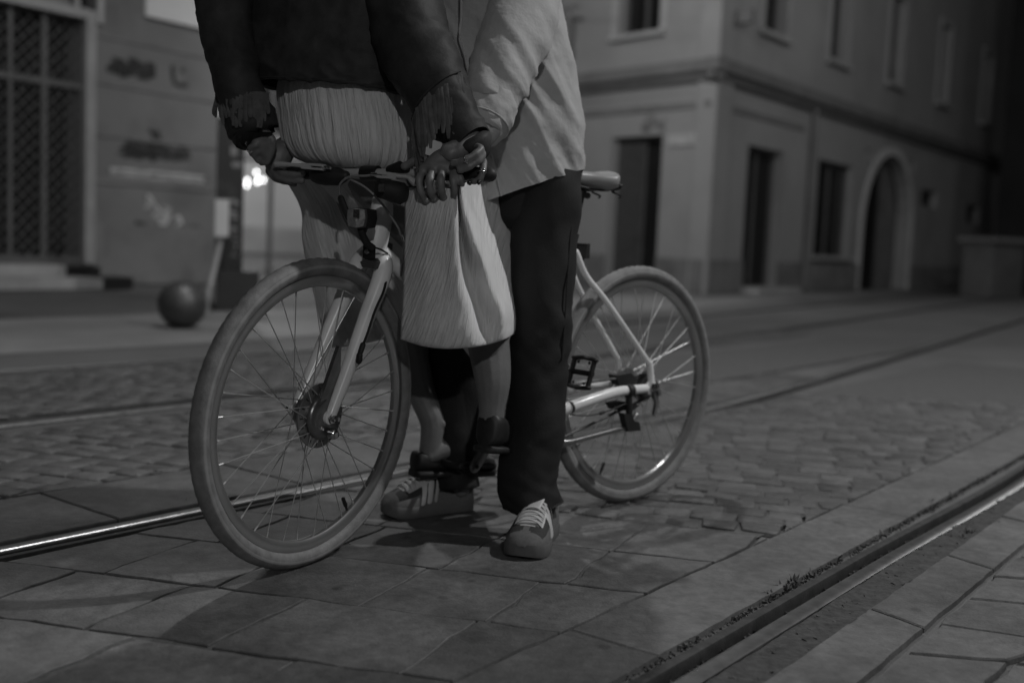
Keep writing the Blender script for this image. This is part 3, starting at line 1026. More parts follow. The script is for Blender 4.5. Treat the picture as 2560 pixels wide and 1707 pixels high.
# steering column frame of reference: the steerer leans back, the blades meet at the crown
s_top = W(962, 500, 2.60); crown = W(930, 648, 2.56)
sx = nrm(crown - s_top)
fk = MB()
lat = nf
bl_r = cf + nf * .053; bl_l = cf - nf * .053
cr_r = crown + lat * .040; cr_l = crown - lat * .040
fwd = -ef
for top, end, k in ((cr_r, bl_r, 1), (cr_l, bl_l, -1)):
    pth = smoothpath([crown - sx * .012 + lat * .012 * k, top + sx * .025, top + (end - top) * .38 - UP * .0 + ef * .004, top + (end - top) * .75 + ef * .002, end + UP * .004], 6)
    rr = np.interp(np.linspace(0, 1, len(pth)), [0, .2, .55, 1], [.025, .0235, .0185, .0125])
    fk.tube(pth, list(rr), 14, round_=True)
    fk.lathe(end - nf * .004 * 1, nf, [(-.006, .013), (-.004, .016), (.004, .016), (.006, .013)], 16)
fk.build('fork', M_paint, bike)
q = MB()
for end, k in ((bl_r, 1), (bl_l, -1)):
    c = end + nf * .008 * k
    q.lathe(c, nf * k, [(-.004, .013), (.001, .013), (.0015, .0085), (.009, .0085), (.010, .005), (.018, .005)], 6)
q.build('axle_nut', M_chrome, bike, smooth=0)
# head tube
q = MB(); q.tube([s_top - sx * .0, s_top + sx * .03, crown - sx * .03, crown - sx * .012], [.030, .029, .029, .031], 20); q.build('head_tube', M_paint, bike)
q = MB(); q.lathe(s_top - sx * .016, sx, [(0, .016), (.002, .027), (.014, .030), (.016, .030)], 20); q.lathe(crown - sx * .0125, sx, [(0, .032), (.011, .032)], 20); q.build('headset', M_hub, bike)
# handlebar
hb_ax = nrm(V3((.853, -.522, 0)))
hb_c = V3((-.342, 2.511, .905))
def Hb(t, z=0.0, f=0.0): return hb_c + hb_ax * t + UP * z + V3((-.52, -.85, 0)) * f
q = MB(); q.tube(smoothpath([Hb(-.30, .0, -.02), Hb(-.18, .002, -.006), Hb(-.07, 0), Hb(.07, 0), Hb(.18, .002, -.006), Hb(.30, .0, -.02)], 6), .0112, 12)
q.build('handlebar', M_lever, bike)
q = MB(); q.tube(smoothpath([s_top - sx * .01, s_top - sx * .045, hb_c + V3((.02, .035, -.002)), hb_c], 5), [.014] * 11 + [.013] * 5, 12); q.tube([hb_c - hb_ax * .022, hb_c + hb_ax * .022], .018, 12); q.build('stem', M_black, bike)
for s_ in (-1, 1):
    q = MB(); q.tube([Hb(s_ * .155, .002, -.004), Hb(s_ * .23, .001, -.012), Hb(s_ * .312, 0, -.021)], [.0155, .016, .0165], 14, round_=True); q.build('grip', M_rub, bike)
# brake levers: alloy blade, body and pivot
def lever(tip, mid, root, clampend, name='brake_lever'):
    q = MB()
    pth = smoothpath([tip, tip + (mid - tip) * .35, mid, root], 5)
    rr = np.interp(np.linspace(0, 1, len(pth)), [0, .1, .4, .75, 1], [.0062, .0108, .0098, .0062, .0072])
    q.tube(pth, list(rr), 10, flat=.75, up=UP, round_=True)
    d = nrm(clampend - root)
    ax = (d, nrm(np.cross(UP, d)), nrm(np.cross(d, np.cross(UP, d))))
    L = np.linalg.norm(clampend - root)
    c = (root + clampend) / 2
    q.box(c - d * L * .28 , (L * .5, .014, .0135), ax)
    q.box(c + d * L * .22 + ax[2] * .0045, (L * .62, .016, .006), ax)
    q.box(c + d * L * .22 - ax[2] * .0045, (L * .62, .016, .005), ax)
    o = q.build(name, M_lever, bike, smooth=35)
    q = MB(); q.tube([clampend - d * .004, clampend + d * .012], .005, 8); q.tube([clampend + d * .012, clampend + d * .022], .0035, 8); q.build('cable_adjuster', M_chrome, o)
    return o
lever(W(688, 411, 2.588), W(726, 412, 2.565), W(759, 415, 2.55), W(808, 419, 2.52))
lever(W(1041, 460, 2.395), W(1020, 444, 2.405), W(992, 441, 2.415), W(948, 437, 2.435))
q = MB(); q.tube([W(795, 438, 2.56), W(815, 440, 2.55), W(848, 442, 2.535), W(862, 440, 2.525)], [.021, .0225, .021, .013], 16, round_=True); q.build('gear_shifter', M_rub, bike)
q = MB(); q.tube([W(975, 424, 2.47), W(1000, 418, 2.455), W(1018, 424, 2.44)], [.010, .014, .007], 12, round_=True); q.build('bell', M_rub, bike)
# black clip-on light under the right lever
q = MB()
c = W(985, 478, 2.415)
axl = (nrm((.80, -.60, 0)), nrm((-.60, -.80, -.05)), UP)
pth = [W(948, 474, 2.40), W(962, 474, 2.41), W(985, 480, 2.42), W(1004, 484, 2.43), W(1014, 486, 2.435)]
q.tube(pth, [.020, .0235, .0265, .0265, .019], 16, round_=False, flat=.95)
cl = q.build('clip_light', M_rub, bike, smooth=50)
q = MB(); q.tube([W(946.5, 470, 2.378), W(961, 470, 2.378)], [.0085, .0085], 4, up=UP); q.build('lens', mat('dark_lens', .06, .08, var=.1), cl, smooth=20)
# headlamp in front of the head tube
q = MB()
corners = [W(872, 523, 2.44), W(893, 519, 2.435), W(917, 523, 2.44), W(919, 545, 2.44), W(914, 568, 2.44), W(893, 572, 2.435), W(873, 567, 2.44), W(870, 545, 2.44)]
back = V3((.018, .030, 0))
q.prism(corners, back)
hl = q.build('headlamp', M_rub, bike, smooth=30)
cc = sum(corners) / 8
q = MB()
q.prism([cc + (p - cc) * .93 + V3((-.002, -.0035, 0)) for p in corners], V3((-.001, -.0017, 0)))
q.build('lens', M_refl, hl, smooth=0)
q = MB()
for (u, v) in ((881, 532), ):
    q.box(W(891, 534, 2.428), (.016, .002, .018), (nrm((.86, -.5, 0)), nrm((-.5, -.86, 0)), UP))
q.build('reflector_patch', mat('lens_dark', .05, .15, var=.6, vscale=300), hl, smooth=0)
q = MB(); q.tube(smoothpath([W(918, 528, 2.45), W(921, 548, 2.45), W(918, 566, 2.45), W(914, 580, 2.46)], 4), .003, 6); q.build('rim_clip', M_rub, hl)
q = MB()
q.tube(smoothpath([W(902, 572, 2.452), W(908, 592, 2.462), W(919, 610, 2.475), W(932, 620, 2.485)], 5), .0085, 10)
q.box(W(923, 630, 2.50), (.026, .014, .030), (nrm((.853, -.522, 0)), nrm((-.52, -.85, 0)), UP))
q.tube(smoothpath([W(932, 618, 2.49), W(950, 623, 2.50), W(969, 634, 2.52)], 4), .0022, 6)
q.tube([W(852, 496, 2.46), W(857, 510, 2.455), W(872, 545, 2.452)], [.0075, .008, .007], 8, round_=True)
br = q.build('lamp_bracket', M_rub, bike)
q = MB(); q.lathe(W(918, 629, 2.487), (-.52, -.85, 0), [(0, .0065), (.003, .006), (.004, .003)], 12); q.build('bolt', M_chrome, br)
q = MB(); q.prism([W(u, v, 2.50) for u, v in ((900, 655), (912, 646), (927, 645), (938, 655), (936, 672), (905, 668))], V3((.02, .035, 0))); q.build('mudguard_stub', M_rub, bike, smooth=0)
# cables
for nm, pth, r, M in (('brake_cable', [W(942, 437, 2.44), W(915, 440, 2.46), W(880, 441, 2.49), W(860, 450, 2.505), W(849, 466, 2.52), W(850, 500, 2.545)], .0028, M_tyreL),
                   ('brake_cable', [W(858, 443, 2.52), W(880, 451, 2.50), W(915, 470, 2.47), W(950, 504, 2.47), W(980, 545, 2.49), W(1000, 580, 2.52), W(1010, 620, 2.56), W(1003, 690, 2.6)], .0026, M_tyreL),
                   ('brake_cable', [W(968, 690, 2.53), W(958, 730, 2.48), W(938, 775, 2.45), W(918, 835, 2.43), W(905, 868, 2.42)], .0030, M_rub)):
    q = MB(); q.tube(smoothpath(pth, 7), r, 7); q.build(nm, M, bike)
q = MB(); q.tube([W(907, 862, 2.42), W(901, 880, 2.415)], .0065, 8, round_=True); q.tube([W(899, 888, 2.412), W(897, 902, 2.412)], .0075, 8, round_=True); q.tube([W(903, 872, 2.42), W(897, 900, 2.412)], .0025, 6); q.build('cable_stop', M_rub, bike)
# roller brake with its finned disc and torque arm on the near side of the front hub
q = MB(); q.lathe(cf, nf, [(.019, .03), (.019, .073), (.021, .0745), (.0235, .0745), (.0255, .072), (.026, .03)], 48)
dk_ = q.build('brake_disc', M_hub, bike)
q = MB()
for k in range(18):
    t = 2 * math.pi * k / 18
    q.tube([fpt(t, .060, .0258), fpt(t, .069, .0258)], .0018, 5)
q.build('cooling_fin', mat('fin_slot', .06, .5, .6), dk_)
q = MB(); q.lathe(cf, nf, [(.026, .052), (.030, .054), (.037, .053), (.043, .047), (.0455, .036), (.046, .004)], 40)
bb = q.build('roller_brake', mat('brake_alloy', .20, .3, .8, var=.2, vscale=40), bike)
tip = W(888, 872, 2.40)
d_ = nrm(tip - cf); s1 = np.cross(d_, nf)
q = MB()
base = cf + nf * .036
poly = [base + s1 * .047, base - s1 * .038 - d_ * .012, base - s1 * .036 + d_ * .04, tip + nf * .0 - s1 * .002, tip + s1 * .006]
poly = [p - nf * ((p - (cf + nf * .034)) @ nf) for p in poly]
q.prism(poly, nf * .010)
q.build('torque_arm', mat('brake_alloy', .2, .3, .8), bike, smooth=30)
q = MB(); q.lathe(W(836, 1085, 2.40), nf, [(-.012, .012), (.002, .012), (.004, .010), (.008, .008), (.009, .004)], 16); q.build('brake_bolt', M_chrome, bike)

# frame behind the rider
bbp = Bk(.67, 0, .29)
seat_c = Bk(.832, 0, .795)
fr_ = MB()
def ftube(pts, r0, r1, n=14):
    P_ = smoothpath(pts, 6)
    fr_.tube(P_, list(np.linspace(r0, r1, len(P_))), n, round_=True)
hd_lo = crown - sx * .035; hd_hi = s_top + sx * .03
ftube([hd_lo, Bk(.42, 0, .55), bbp], .0185, .0185)
ftube([hd_hi, Bk(.45, 0, .70), Bk(.80, 0, .60)], .0155, .0145)
ftube([bbp, Bk(.78, 0, .56), seat_c], .0160, .0155)
fr_.lathe(Bk(.67, -.036, .29), NB, [(0, .021), (.072, .021)], 18)
for k in (1, -1):
    ftube([Bk(.835, .018 * k, .742), Bk(.875, .026 * k, .675), Bk(.95, .044 * k, .600), Bk(1.122, .062 * k, .425)], .0098, .0080)
    ftube([Bk(.70, .030 * k, .288), Bk(.82, .058 * k, .322), Bk(.97, .066 * k, .350), Bk(1.105, .066 * k, .353)], .0180, .0130)
    ax = (EB, NB, UP)
    fr_.lathe(Bk(1.132, .064 * k - .003, .355), NB, [(0, .022), (.006, .022)], 16)
    fr_.tube([Bk(1.123, .063 * k, .43), Bk(1.134, .064 * k, .36)], [.0085, .012], 10)
fr_.build('frame', M_paint, bike)
q = MB(); q.tube([Bk(.815, 0, .735), Bk(.872, 0, .945)], .0133, 14); q.build('seat_post', M_rub, bike)
q = MB(); q.lathe(Bk(.829, 0, .782) - UP * .01, nrm(Bk(.872, 0, .945) - Bk(.815, 0, .735)), [(0, .02), (.022, .02)], 16); q.tube([Bk(.862, 0, .905), Bk(.893, .0, .90)], .009, 8); q.build('seat_clamp', M_rub, bike)
# saddle
rows = []
for a, w, zt, h in ((.735, .012, .955, .020), (.76, .019, .962, .028), (.80, .024, .965, .034), (.86, .034, .966, .040), (.905, .056, .966, .046), (.93, .066, .968, .052), (.945, .066, .972, .054), (.958, .057, .973, .046), (.965, .040, .970, .030)):
    rows.append([Bk(a, w * math.copysign(abs(math.cos(t)) ** .8, math.cos(t)), zt - h / 2 + (h / 2) * math.copysign(abs(math.sin(t)) ** .75, math.sin(t))) for t in np.linspace(0, 2 * math.pi, 28, endpoint=False)])
rows = smoothpath(rows, 4)
q = MB(); q.grid(rows, close_u=True, cap0=True, cap1=True); sd = q.build('saddle', M_saddle, bike, smooth=60)
q = MB()
for k in (-.03, .03):
    q.tube(smoothpath([Bk(.76, k * .3, .945), Bk(.84, k * .8, .922), Bk(.93, k, .918), Bk(.985, k * 1.4, .935)], 5), .0036, 7)
    coil = [Bk(.965, k * 1.3, .905) + EB * .012 * math.cos(t) + NB * .012 * math.sin(t) + UP * (.0042 * t - .005) for t in np.linspace(0, 3.2 * 2 * math.pi * .5, 30)]
    q.tube(coil, .003, 6)
q.build('saddle_rail', M_rub, sd)
# black rear lamp on the stays
q = MB()
c = Bpx(1457, 627, 0); axr = (nrm(NB + EB * .3), nrm(EB - NB * .3), UP)
q.box(c, (.036, .022, .043), axr)
for sc in (1.0,):
    q.tube([c - UP * .02, Bpx(1448, 664, 0)], .007, 8)
rl = q.build('rear_lamp', M_rub, bike, smooth=0)
bv = rl.modifiers.new('bevel', 'BEVEL'); bv.width = .006; bv.segments = 3
# cranks, chainring, pedals
cd = nrm(.61 * EB + .79 * UP)
q = MB(); q.lathe(bbp + NB * .040, NB, [(0, .03), (.001, .088), (.005, .088), (.006, .03)], 40); q.lathe(bbp - NB * .062, NB, [(0, .012), (.124, .012)], 12); q.build('chainring', M_hub, bike)
pn = bbp + NB * .062 + cd * .168; pf = bbp - NB * .062 - cd * .168
for a, b_ in ((bbp + NB * .056, pn), (bbp - NB * .056, pf)):
    q = MB(); q.tube([a, a + (b_ - a) * .5, b_], [.021, .0175, .019], 12, flat=.45, up=NB, round_=True)
    o = q.build('crank', mat('crank_alloy', .24, .4, .6, var=.15, vscale=30), bike)
    q = MB(); s = 1 if a @ NB > bbp @ NB else -1
    q.lathe(b_ + NB * s * -.0088, NB, [(0, .0055), (.0012, .0055)], 10) if s < 0 else q.lathe(b_ + NB * .0082, NB, [(0, .0055), (.0012, .0055)], 10)
    q.build('bolt', M_rub, o)
def pedal(c, s, f, g):
    """c: axle end, s: outward sign, f, g: the two axes of the platform."""
    o = NB * s
    q = MB()
    q.tube([c, c + o * .10], .0075, 8)
    cc = c + o * .058
    for k in (-1, 1):
        q.tube([cc + f * .038 * k - o * .040, cc + f * .042 * k, cc + f * .038 * k + o * .040], .0062, 8, round_=True, flat=1.5, up=g)
        q.tube([cc - f * .038 + o * .036 * k, cc + f * .038 + o * .036 * k], .0060, 8, flat=1.3, up=g)
        for j in (-.02, .02):
            q.tube([cc + f * .032 * k + o * j + g * .0, cc + f * .025 * k + o * j], .0034, 5)
    return q.build('pedal', M_rub, bike)
f_ = nrm(UP + EB * .32)
pedal(pn, 1, f_, nrm(np.cross(f_, NB)))
pedal(pf, -1, EB, UP)
# rear hub gear, chain, brake arm
q = MB()
q.lathe(cr, NB, [(-.045, .02), (-.044, .045), (-.03, .046), (-.028, .03), (.028, .032), (.030, .046), (.040, .046), (.042, .03), (.050, .03), (.051, .018)], 28)
q.build('hub_gear', M_hub, bike)
q = MB(); q.lathe(cr, NB, [(.044, .01), (.0445, .038), (.047, .038), (.0475, .01)], 22)
for z0, z1 in ((.082, .037), (-.082, -.037)):
    q.tube([bbp + NB * .044 + UP * z0 + EB * .02, cr + NB * .046 + UP * z1 - EB * .005], .0042, 6)
q.build('chain', mat('chain_steel', .08, .5, .8, var=.5, vscale=90), bike)
q = MB(); c = Bk(1.132, .072, .355)
q.lathe(c, NB, [(0, .014), (.004, .014), (.005, .009), (.014, .009), (.015, .006), (.024, .006)], 6); q.build('axle_nut', M_chrome, bike, smooth=0)
q = MB(); q.tube([Bk(1.135, .07, .345), Bk(1.15, .074, .31), Bk(1.14, .075, .275)], [.009, .010, .007], 8, round_=True); q.tube([Bk(1.15, .07, .37), Bk(1.163, .072, .33)], [.006, .007], 8); q.build('cable_drum', M_chrome, bike)
q = MB(); q.lathe(Bk(1.03, .069, .352), EB, [(-.010, .0185), (.010, .0185)], 14); q.tube([Bk(1.03, .07, .335), Bk(1.035, .07, .27)], .010, 8, round_=True); q.lathe(Bk(.80, .060, .318), nrm(EB + UP * .15), [(-.002, .0165), (.002, .0165)], 14)
q.tube(smoothpath([Bk(.80, .06, .298), Bk(.86, .064, .291), Bk(.93, .067, .296), Bk(1.02, .07, .315)], 5), .0022, 6); q.tube([Bk(.915, .067, .294), Bk(.928, .067, .296)], .0052, 8, round_=True)
q.build('cable_clamp', M_rub, bike)
q = MB(); q.tube(smoothpath([Bpx(1590, 1036, .085), Bpx(1572, 1066, .09), Bpx(1540, 1074, .095), Bpx(1480, 1090, .10), Bpx(1425, 1104, .105), Bpx(1404, 1104, .10)], 5), [.0075] * 26, 10, round_=True); ks = q.build('kickstand', M_hub, bike)
q = MB(); q.prism([Bpx(u, v, .085) for u, v in ((1545, 1030), (1566, 1034), (1572, 1050), (1584, 1052), (1588, 1073), (1556, 1076), (1552, 1058))], NB * .022); q.build('kickstand_bracket', M_rub, ks, smooth=0)
q = MB(); q.prism([Bpx(u, v, .03) for u, v in ((1512, 1005), (1540, 1000), (1580, 1010), (1560, 1024), (1520, 1020))], NB * .03); q.prism([Bpx(u, v, .02) for u, v in ((1520, 935), (1560, 930), (1575, 945), (1560, 962), (1530, 960))], NB * .03); q.build('chain_tensioner', M_rub, bike, smooth=0)

# ------------------------------------------------------------------ the couple
M_skin = mat('skin', .148, .5, var=.10, vscale=30, bump=.0006, bscale=160)
M_leather = mat('black_leather', .034, .6, var=.35, vscale=18, bump=.001, bscale=90, spec=.16)
M_suede = mat('suede_fringe', .075, .8, var=.35, vscale=40)
M_dress = mat('crinkled_white_cotton', .58, .85, var=.06, vscale=12, bump=.009, uv=(150, 14), sheen=.1)
M_drape = mat('crinkled_white_cotton_fall', .66, .85, var=.06, vscale=12, bump=.009, uv=(62, 12), sheen=.1)
M_shirt = mat('white_linen', .38, .85, var=.05, vscale=20, bump=.0045, bscale=34, sheen=.1)
M_trous = mat('black_trousers', .0065, .8, var=.3, vscale=20, bump=.0008, bscale=200)
M_nail = mat('dark_nail_varnish', .02, .25)
M_ring = mat('ring_silver', .7, .12, 1.0)
M_shoe = mat('black_shoe', .012, .55, var=.3, vscale=30)
M_hair = mat('dark_hair', .02, .5, var=.5, vscale=60, bump=.003, bscale=120)

def P(u, v, y): return W(u, v, y)
def ring(v, uL, uR, y, b, yaw=0.0, tilt=0.0, n=64, wob=None):
    """Level ellipse whose outline spans the pixels uL..uR at row v; b is its half depth."""
    cL, cR = W(uL, v - tilt / 2, y), W(uR, v + tilt / 2, y)
    c = (cL + cR) / 2
    hw = np.linalg.norm((cR - cL)[:2]) / 2
    bb = min(b, hw * .98)
    co, si = math.cos(yaw), math.sin(yaw)
    a = math.sqrt(max(hw * hw - (bb * si) ** 2, 1e-5)) / co
    ax, ay = V3((co, si, 0)), V3((-si, co, 0))
    dz = (cR - cL)[2] / 2
    out = []
    for t in np.linspace(0, 2 * math.pi, n, endpoint=False):
        k = 1 + (wob(t, v) if wob else 0)
        q = c + ax * a * k * math.cos(t) + ay * bb * k * math.sin(t)
        q = q + UP * (dz * (q - c)[0] / max(hw, 1e-4))
        out.append(q)
    return out
def garment(rows, k=5, n=64, cap0=False, cap1=False, wob=None, us=1.0, mb=None):
    R = smoothpath([np.array(r, float) for r in rows], k)
    P_ = [ring(*r, n=n, wob=wob) for r in R]
    mb = mb or MB()
    mb.grid(P_, close_u=True, cap0=cap0, cap1=cap1, us=us)
    return mb
def limb(mb, pts, n=14, k=5, round_=True, flat=1.0, up=None):
    """pts: (u, v, y, radius)."""
    R = smoothpath([np.append(W(*p[:3]), p[3]) for p in pts], k)
    mb.tube([r[:3] for r in R], [r[3] for r in R], n, round_=round_, flat=flat, up=up)
def finger(mb, pts, r0=.0088, r1=.0068):
    r0, r1 = r0 * 1.02, r1 * 1.05
    R = smoothpath([W(*p) for p in pts], 4)
    rr = np.linspace(r0, r1, len(R))
    mb.tube(R, [r * (1 + .10 * math.cos(i * 2 * math.pi / 4)) for i, r in enumerate(rr)], 10, round_=True)
    return R
def ball(mb, c, rx, ry=None, rz=None, n=18, ax=None):
    ry = ry or rx; rz = rz or rx
    ax = ax or ((1, 0, 0), (0, 1, 0), (0, 0, 1))
    ax = [V3(a) for a in ax]
    rows = [[V3(c) + ax[0] * rx * math.sin(t) * math.cos(p) + ax[1] * ry * math.sin(t) * math.sin(p) - ax[2] * rz * math.cos(t) for p in np.linspace(0, 2 * math.pi, n, endpoint=False)] for t in np.linspace(.12, math.pi - .12, 12)]
    mb.grid(rows, close_u=True, cap0=True, cap1=True)
def head(mb, c, face):
    """Head centred on c looking along face (unit, level)."""
    s = nrm(np.cross(face, UP))
    ball(mb, c + UP * .025, .076, .094, .098, 22, (s, face, UP))
    ball(mb, c + face * .030 - UP * .045, .056, .060, .070, 20, (s, face, UP))
    mb.tube([c + face * .088 + UP * .02, c + face * .105 - UP * .018, c + face * .092 - UP * .024], [.008, .012, .010], 10, round_=True)
    for k in (-1, 1):
        ball(mb, c + s * .078 * k - face * .008 + UP * .002, .010, .020, .031, 12, (s, face, UP))
        ball(mb, c + s * .030 * k + face * .078 + UP * .042, .022, .012, .008, 10, (s, face, UP))
    ball(mb, c + face * .088 - UP * .055, .022, .010, .009, 12, (s, face, UP))
    return s
def remesh(o, vox=.0034, it=4):
    r = o.modifiers.new('remesh', 'REMESH'); r.mode = 'VOXEL'; r.voxel_size = vox; r.use_smooth_shade = True
    sm = o.modifiers.new('smooth', 'SMOOTH'); sm.factor = .5; sm.iterations = it
def band(name, pth, w, M, parent):
    q = MB(); q.tube(pth, w, 8, closed=True); return q.build(name, M, parent)
def finger_ring(parent, c, d, r=.0098, stone=True):
    d = nrm(d); ref = UP if abs(d[2]) < .8 else V3((1, 0, 0))
    A = nrm(np.cross(d, ref)); B_ = np.cross(d, A)
    q = MB(); q.tube([c + r * (A * math.cos(t) + B_ * math.sin(t)) for t in np.linspace(0, 2 * math.pi, 20, endpoint=False)], .0019, 7, closed=True)
    f = -(c - CAMP); f = nrm(f - d * (f @ d))
    if stone:
        for k in range(5):
            q.lathe(c + f * (r + .001) + d * .003 * math.sin(k * 1.3) + np.cross(d, f) * .004 * math.cos(k * 2.1), f, [(0, .0022), (.0015, .002), (.0025, .0006)], 6)
    return q.build('ring', M_ring, parent)

# ---------- the seated woman, seen from behind
b = MB()
limb(b, [(868, 400, 2.70, .07), (864, 330, 2.70, .100), (848, 210, 2.69, .095), (830, 100, 2.69, .098), (824, -20, 2.70, .105), (828, -120, 2.70, .100), (835, -190, 2.69, .075)], 20)
limb(b, [(838, -180, 2.65, .055), (842, -240, 2.66, .048), (848, -290, 2.68, .050)])
hA = W(850, -385, 2.70)
face_A = nrm((.55, .83, 0))
sA = head(b, hA, face_A)
# arms
limb(b, [(640, -130, 2.64, .055), (560, 0, 2.64, .045), (560, 130, 2.61, .042), (600, 240, 2.58, .036), (640, 322, 2.575, .027), (652, 345, 2.58, .026)])
limb(b, [(760, -150, 2.64, .06), (650, -132, 2.64, .055)])
limb(b, [(880, -150, 2.64, .06), (990, -120, 2.62, .055), (1045, 40, 2.55, .046), (1080, 170, 2.48, .042), (1130, 280, 2.43, .034), (1175, 348, 2.41, .027)])
# photo-left hand: loosely closed, rings on two fingers
limb(b, [(652, 338, 2.585, .024), (655, 362, 2.585, .026), (664, 380, 2.59, .020)])
finger(b, [(655, 336, 2.575), (634, 338, 2.565), (618, 346, 2.57), (622, 360, 2.59), (645, 364, 2.61)])
finger(b, [(660, 354, 2.572), (640, 362, 2.56), (626, 371, 2.565), (632, 386, 2.59), (652, 384, 2.61)])
finger(b, [(662, 370, 2.575), (644, 378, 2.57), (636, 388, 2.575), (646, 402, 2.585), (660, 404, 2.60)], .0078)
finger(b, [(672, 376, 2.585), (674, 392, 2.585), (668, 406, 2.59), (654, 408, 2.60)], .0075)
finger(b, [(668, 334, 2.575), (682, 352, 2.575), (680, 378, 2.585), (672, 394, 2.59)], .010)
# photo-right hand: wrapped over the man's wrist, two rings, dark nails
limb(b, [(1172, 352, 2.405, .025), (1152, 374, 2.39, .023), (1132, 388, 2.39, .018)])
ball(b, W(1126, 384, 2.378), .016, .013, .018)
fA1 = finger(b, [(1180, 360, 2.385), (1201, 372, 2.355), (1190, 384, 2.340), (1165, 399, 2.335), (1132, 408, 2.345)], .0092, .0072)
finger(b, [(1186, 372, 2.39), (1206, 386, 2.36), (1196, 402, 2.345), (1172, 418, 2.340), (1150, 426, 2.345)], .0090, .0072)
finger(b, [(1190, 385, 2.40), (1208, 405, 2.37), (1207, 430, 2.355), (1200, 448, 2.355), (1186, 454, 2.36)], .0088, .0072)
finger(b, [(1185, 400, 2.41), (1192, 425, 2.39), (1188, 448, 2.375), (1174, 456, 2.37)], .0078, .0066)
finger(b, [(1165, 358, 2.395), (1135, 362, 2.38), (1113, 370, 2.378), (1106, 388, 2.385)], .0105, .008)
# legs: thighs under the skirt, bare calves, feet on the pedals
limb(b, [(880, 395, 2.71, .075), (930, 520, 2.80, .080), (1000, 690, 2.94, .058), (1008, 730, 2.95, .057)])
limb(b, [(1006, 735, 2.95, .056), (1015, 845, 2.95, .060), (1034, 927, 2.94, .049), (1066, 1012, 2.93, .037), (1082, 1056, 2.925, .0355), (1079, 1096, 2.92, .0315), (1075, 1134, 2.92, .031)])
ball(b, W(1106, 1060, 2.912), .010, .010, .012)
limb(b, [(1078, 1136, 2.915, .028), (1112, 1120, 2.94, .036), (1150, 1135, 2.97, .034), (1195, 1150, 3.0, .026), (1222, 1155, 3.03, .020)], flat=.9, up=UP)
limb(b, [(900, 400, 2.66, .075), (1040, 540, 2.66, .080), (1190, 720, 2.72, .058), (1205, 760, 2.725, .056)])
limb(b, [(1206, 765, 2.725, .055), (1222, 865, 2.72, .054), (1232, 950, 2.70, .046), (1230, 1020, 2.69, .034), (1226, 1060, 2.69, .034), (1222, 1092, 2.69, .030)])
limb(b, [(1220, 1096, 2.685, .028), (1245, 1085, 2.74, .034), (1290, 1090, 2.83, .030), (1318, 1096, 2.89, .020)], flat=.85, up=UP)
baseA = V3((-.33, 2.62, 0))
wom = b.build('person', M_skin, None, recalc=False)
tag(wom, 'person in black fringed leather jacket and white crinkled dress, perched backwards on the handlebar', 'person')
remesh(wom)
hm = MB()
ball(hm, hA + UP * .035 - face_A * .018, .088, .100, .104, 20, (sA, face_A, UP))
hm.tube([hA + UP * .05 - face_A * .06, hA - face_A * .09 - UP * .06, hA - face_A * .085 - UP * .16, hA - face_A * .07 - UP * .26], [.07, .075, .07, .04], 14, round_=True, flat=.7, up=face_A)
o = hm.build('hair', M_hair, wom); displace(o, lambda c: .004 * fbm(c, 40))
# rings and nails
for (u, v, y), d in (((617, 348, 2.571), W(622, 360, 2.59) - W(634, 338, 2.565)), ((627, 371, 2.565), W(632, 386, 2.59) - W(640, 362, 2.56)), ((1165, 399, 2.335), W(1132, 408, 2.345) - W(1190, 384, 2.34)), ((1206, 432, 2.355), W(1200, 448, 2.355) - W(1208, 405, 2.37))):
    finger_ring(wom, W(u, v, y), d)
for (u, v, y), f in (((1197, 456, 2.350), 1), ((1174, 457, 2.362), 1)):
    q = MB(); ball(q, W(u, v, y - .005), .0045, .003, .0058); q.build('fingernail', M_nail, wom)

# dress: gathered seat above the handlebar, then two falls of skirt
def pleat(t, v):
    return .034 * noise.noise(Vector((t * 5.5, v * .0022, 0))) + .034 * noise.noise(Vector((t * 13, v * .0035, 5))) + .014 * noise.noise(Vector((t * 34, v * .006, 9)))
rows = [(100, 690, 985, 2.66, .105, -.5, 20), (190, 694, 1010, 2.66, .115, -.5, 24), (235, 686, 1022, 2.655, .122, -.5, 26), (285, 690, 1034, 2.65, .126, -.5, 28), (335, 696, 1042, 2.645, .128, -.5, 30), (375, 706, 1040, 2.64, .124, -.5, 32), (405, 728, 1026, 2.64, .112, -.5, 34), (424, 768, 996, 2.64, .090, -.5, 30), (436, 826, 934, 2.645, .05, -.5, 12)]
dm = garment(rows, 6, 320, cap1=True, wob=pleat, us=1.0)
dress = dm.build('dress', M_dress, wom, smooth=80)
def sheet(rows, nu=90, nv=90, shear=0.0, us=1.0, fold=None):
    """rows of (u, v, y) control points -> dense surface."""
    A = np.array([[W(*p) for p in r] for r in rows])
    A = np.array([smoothpath(list(r), 10) for r in A])
    A = np.array([smoothpath(list(A[:, j]), 12) for j in range(A.shape[1])]).transpose(1, 0, 2)
    mb = MB()
    nr, nc = A.shape[:2]
    if fold:
        for i in range(nr):
            for j in range(nc):
                A[i, j] += fold(i / (nr - 1), j / (nc - 1))
    mb.grid(A, us=us)
    mb.uv = [[(x + shear * y, y) for x, y in f] for f in mb.uv]
    return mb
def tofront(k): return V3((-.05, -1, 0)) * k
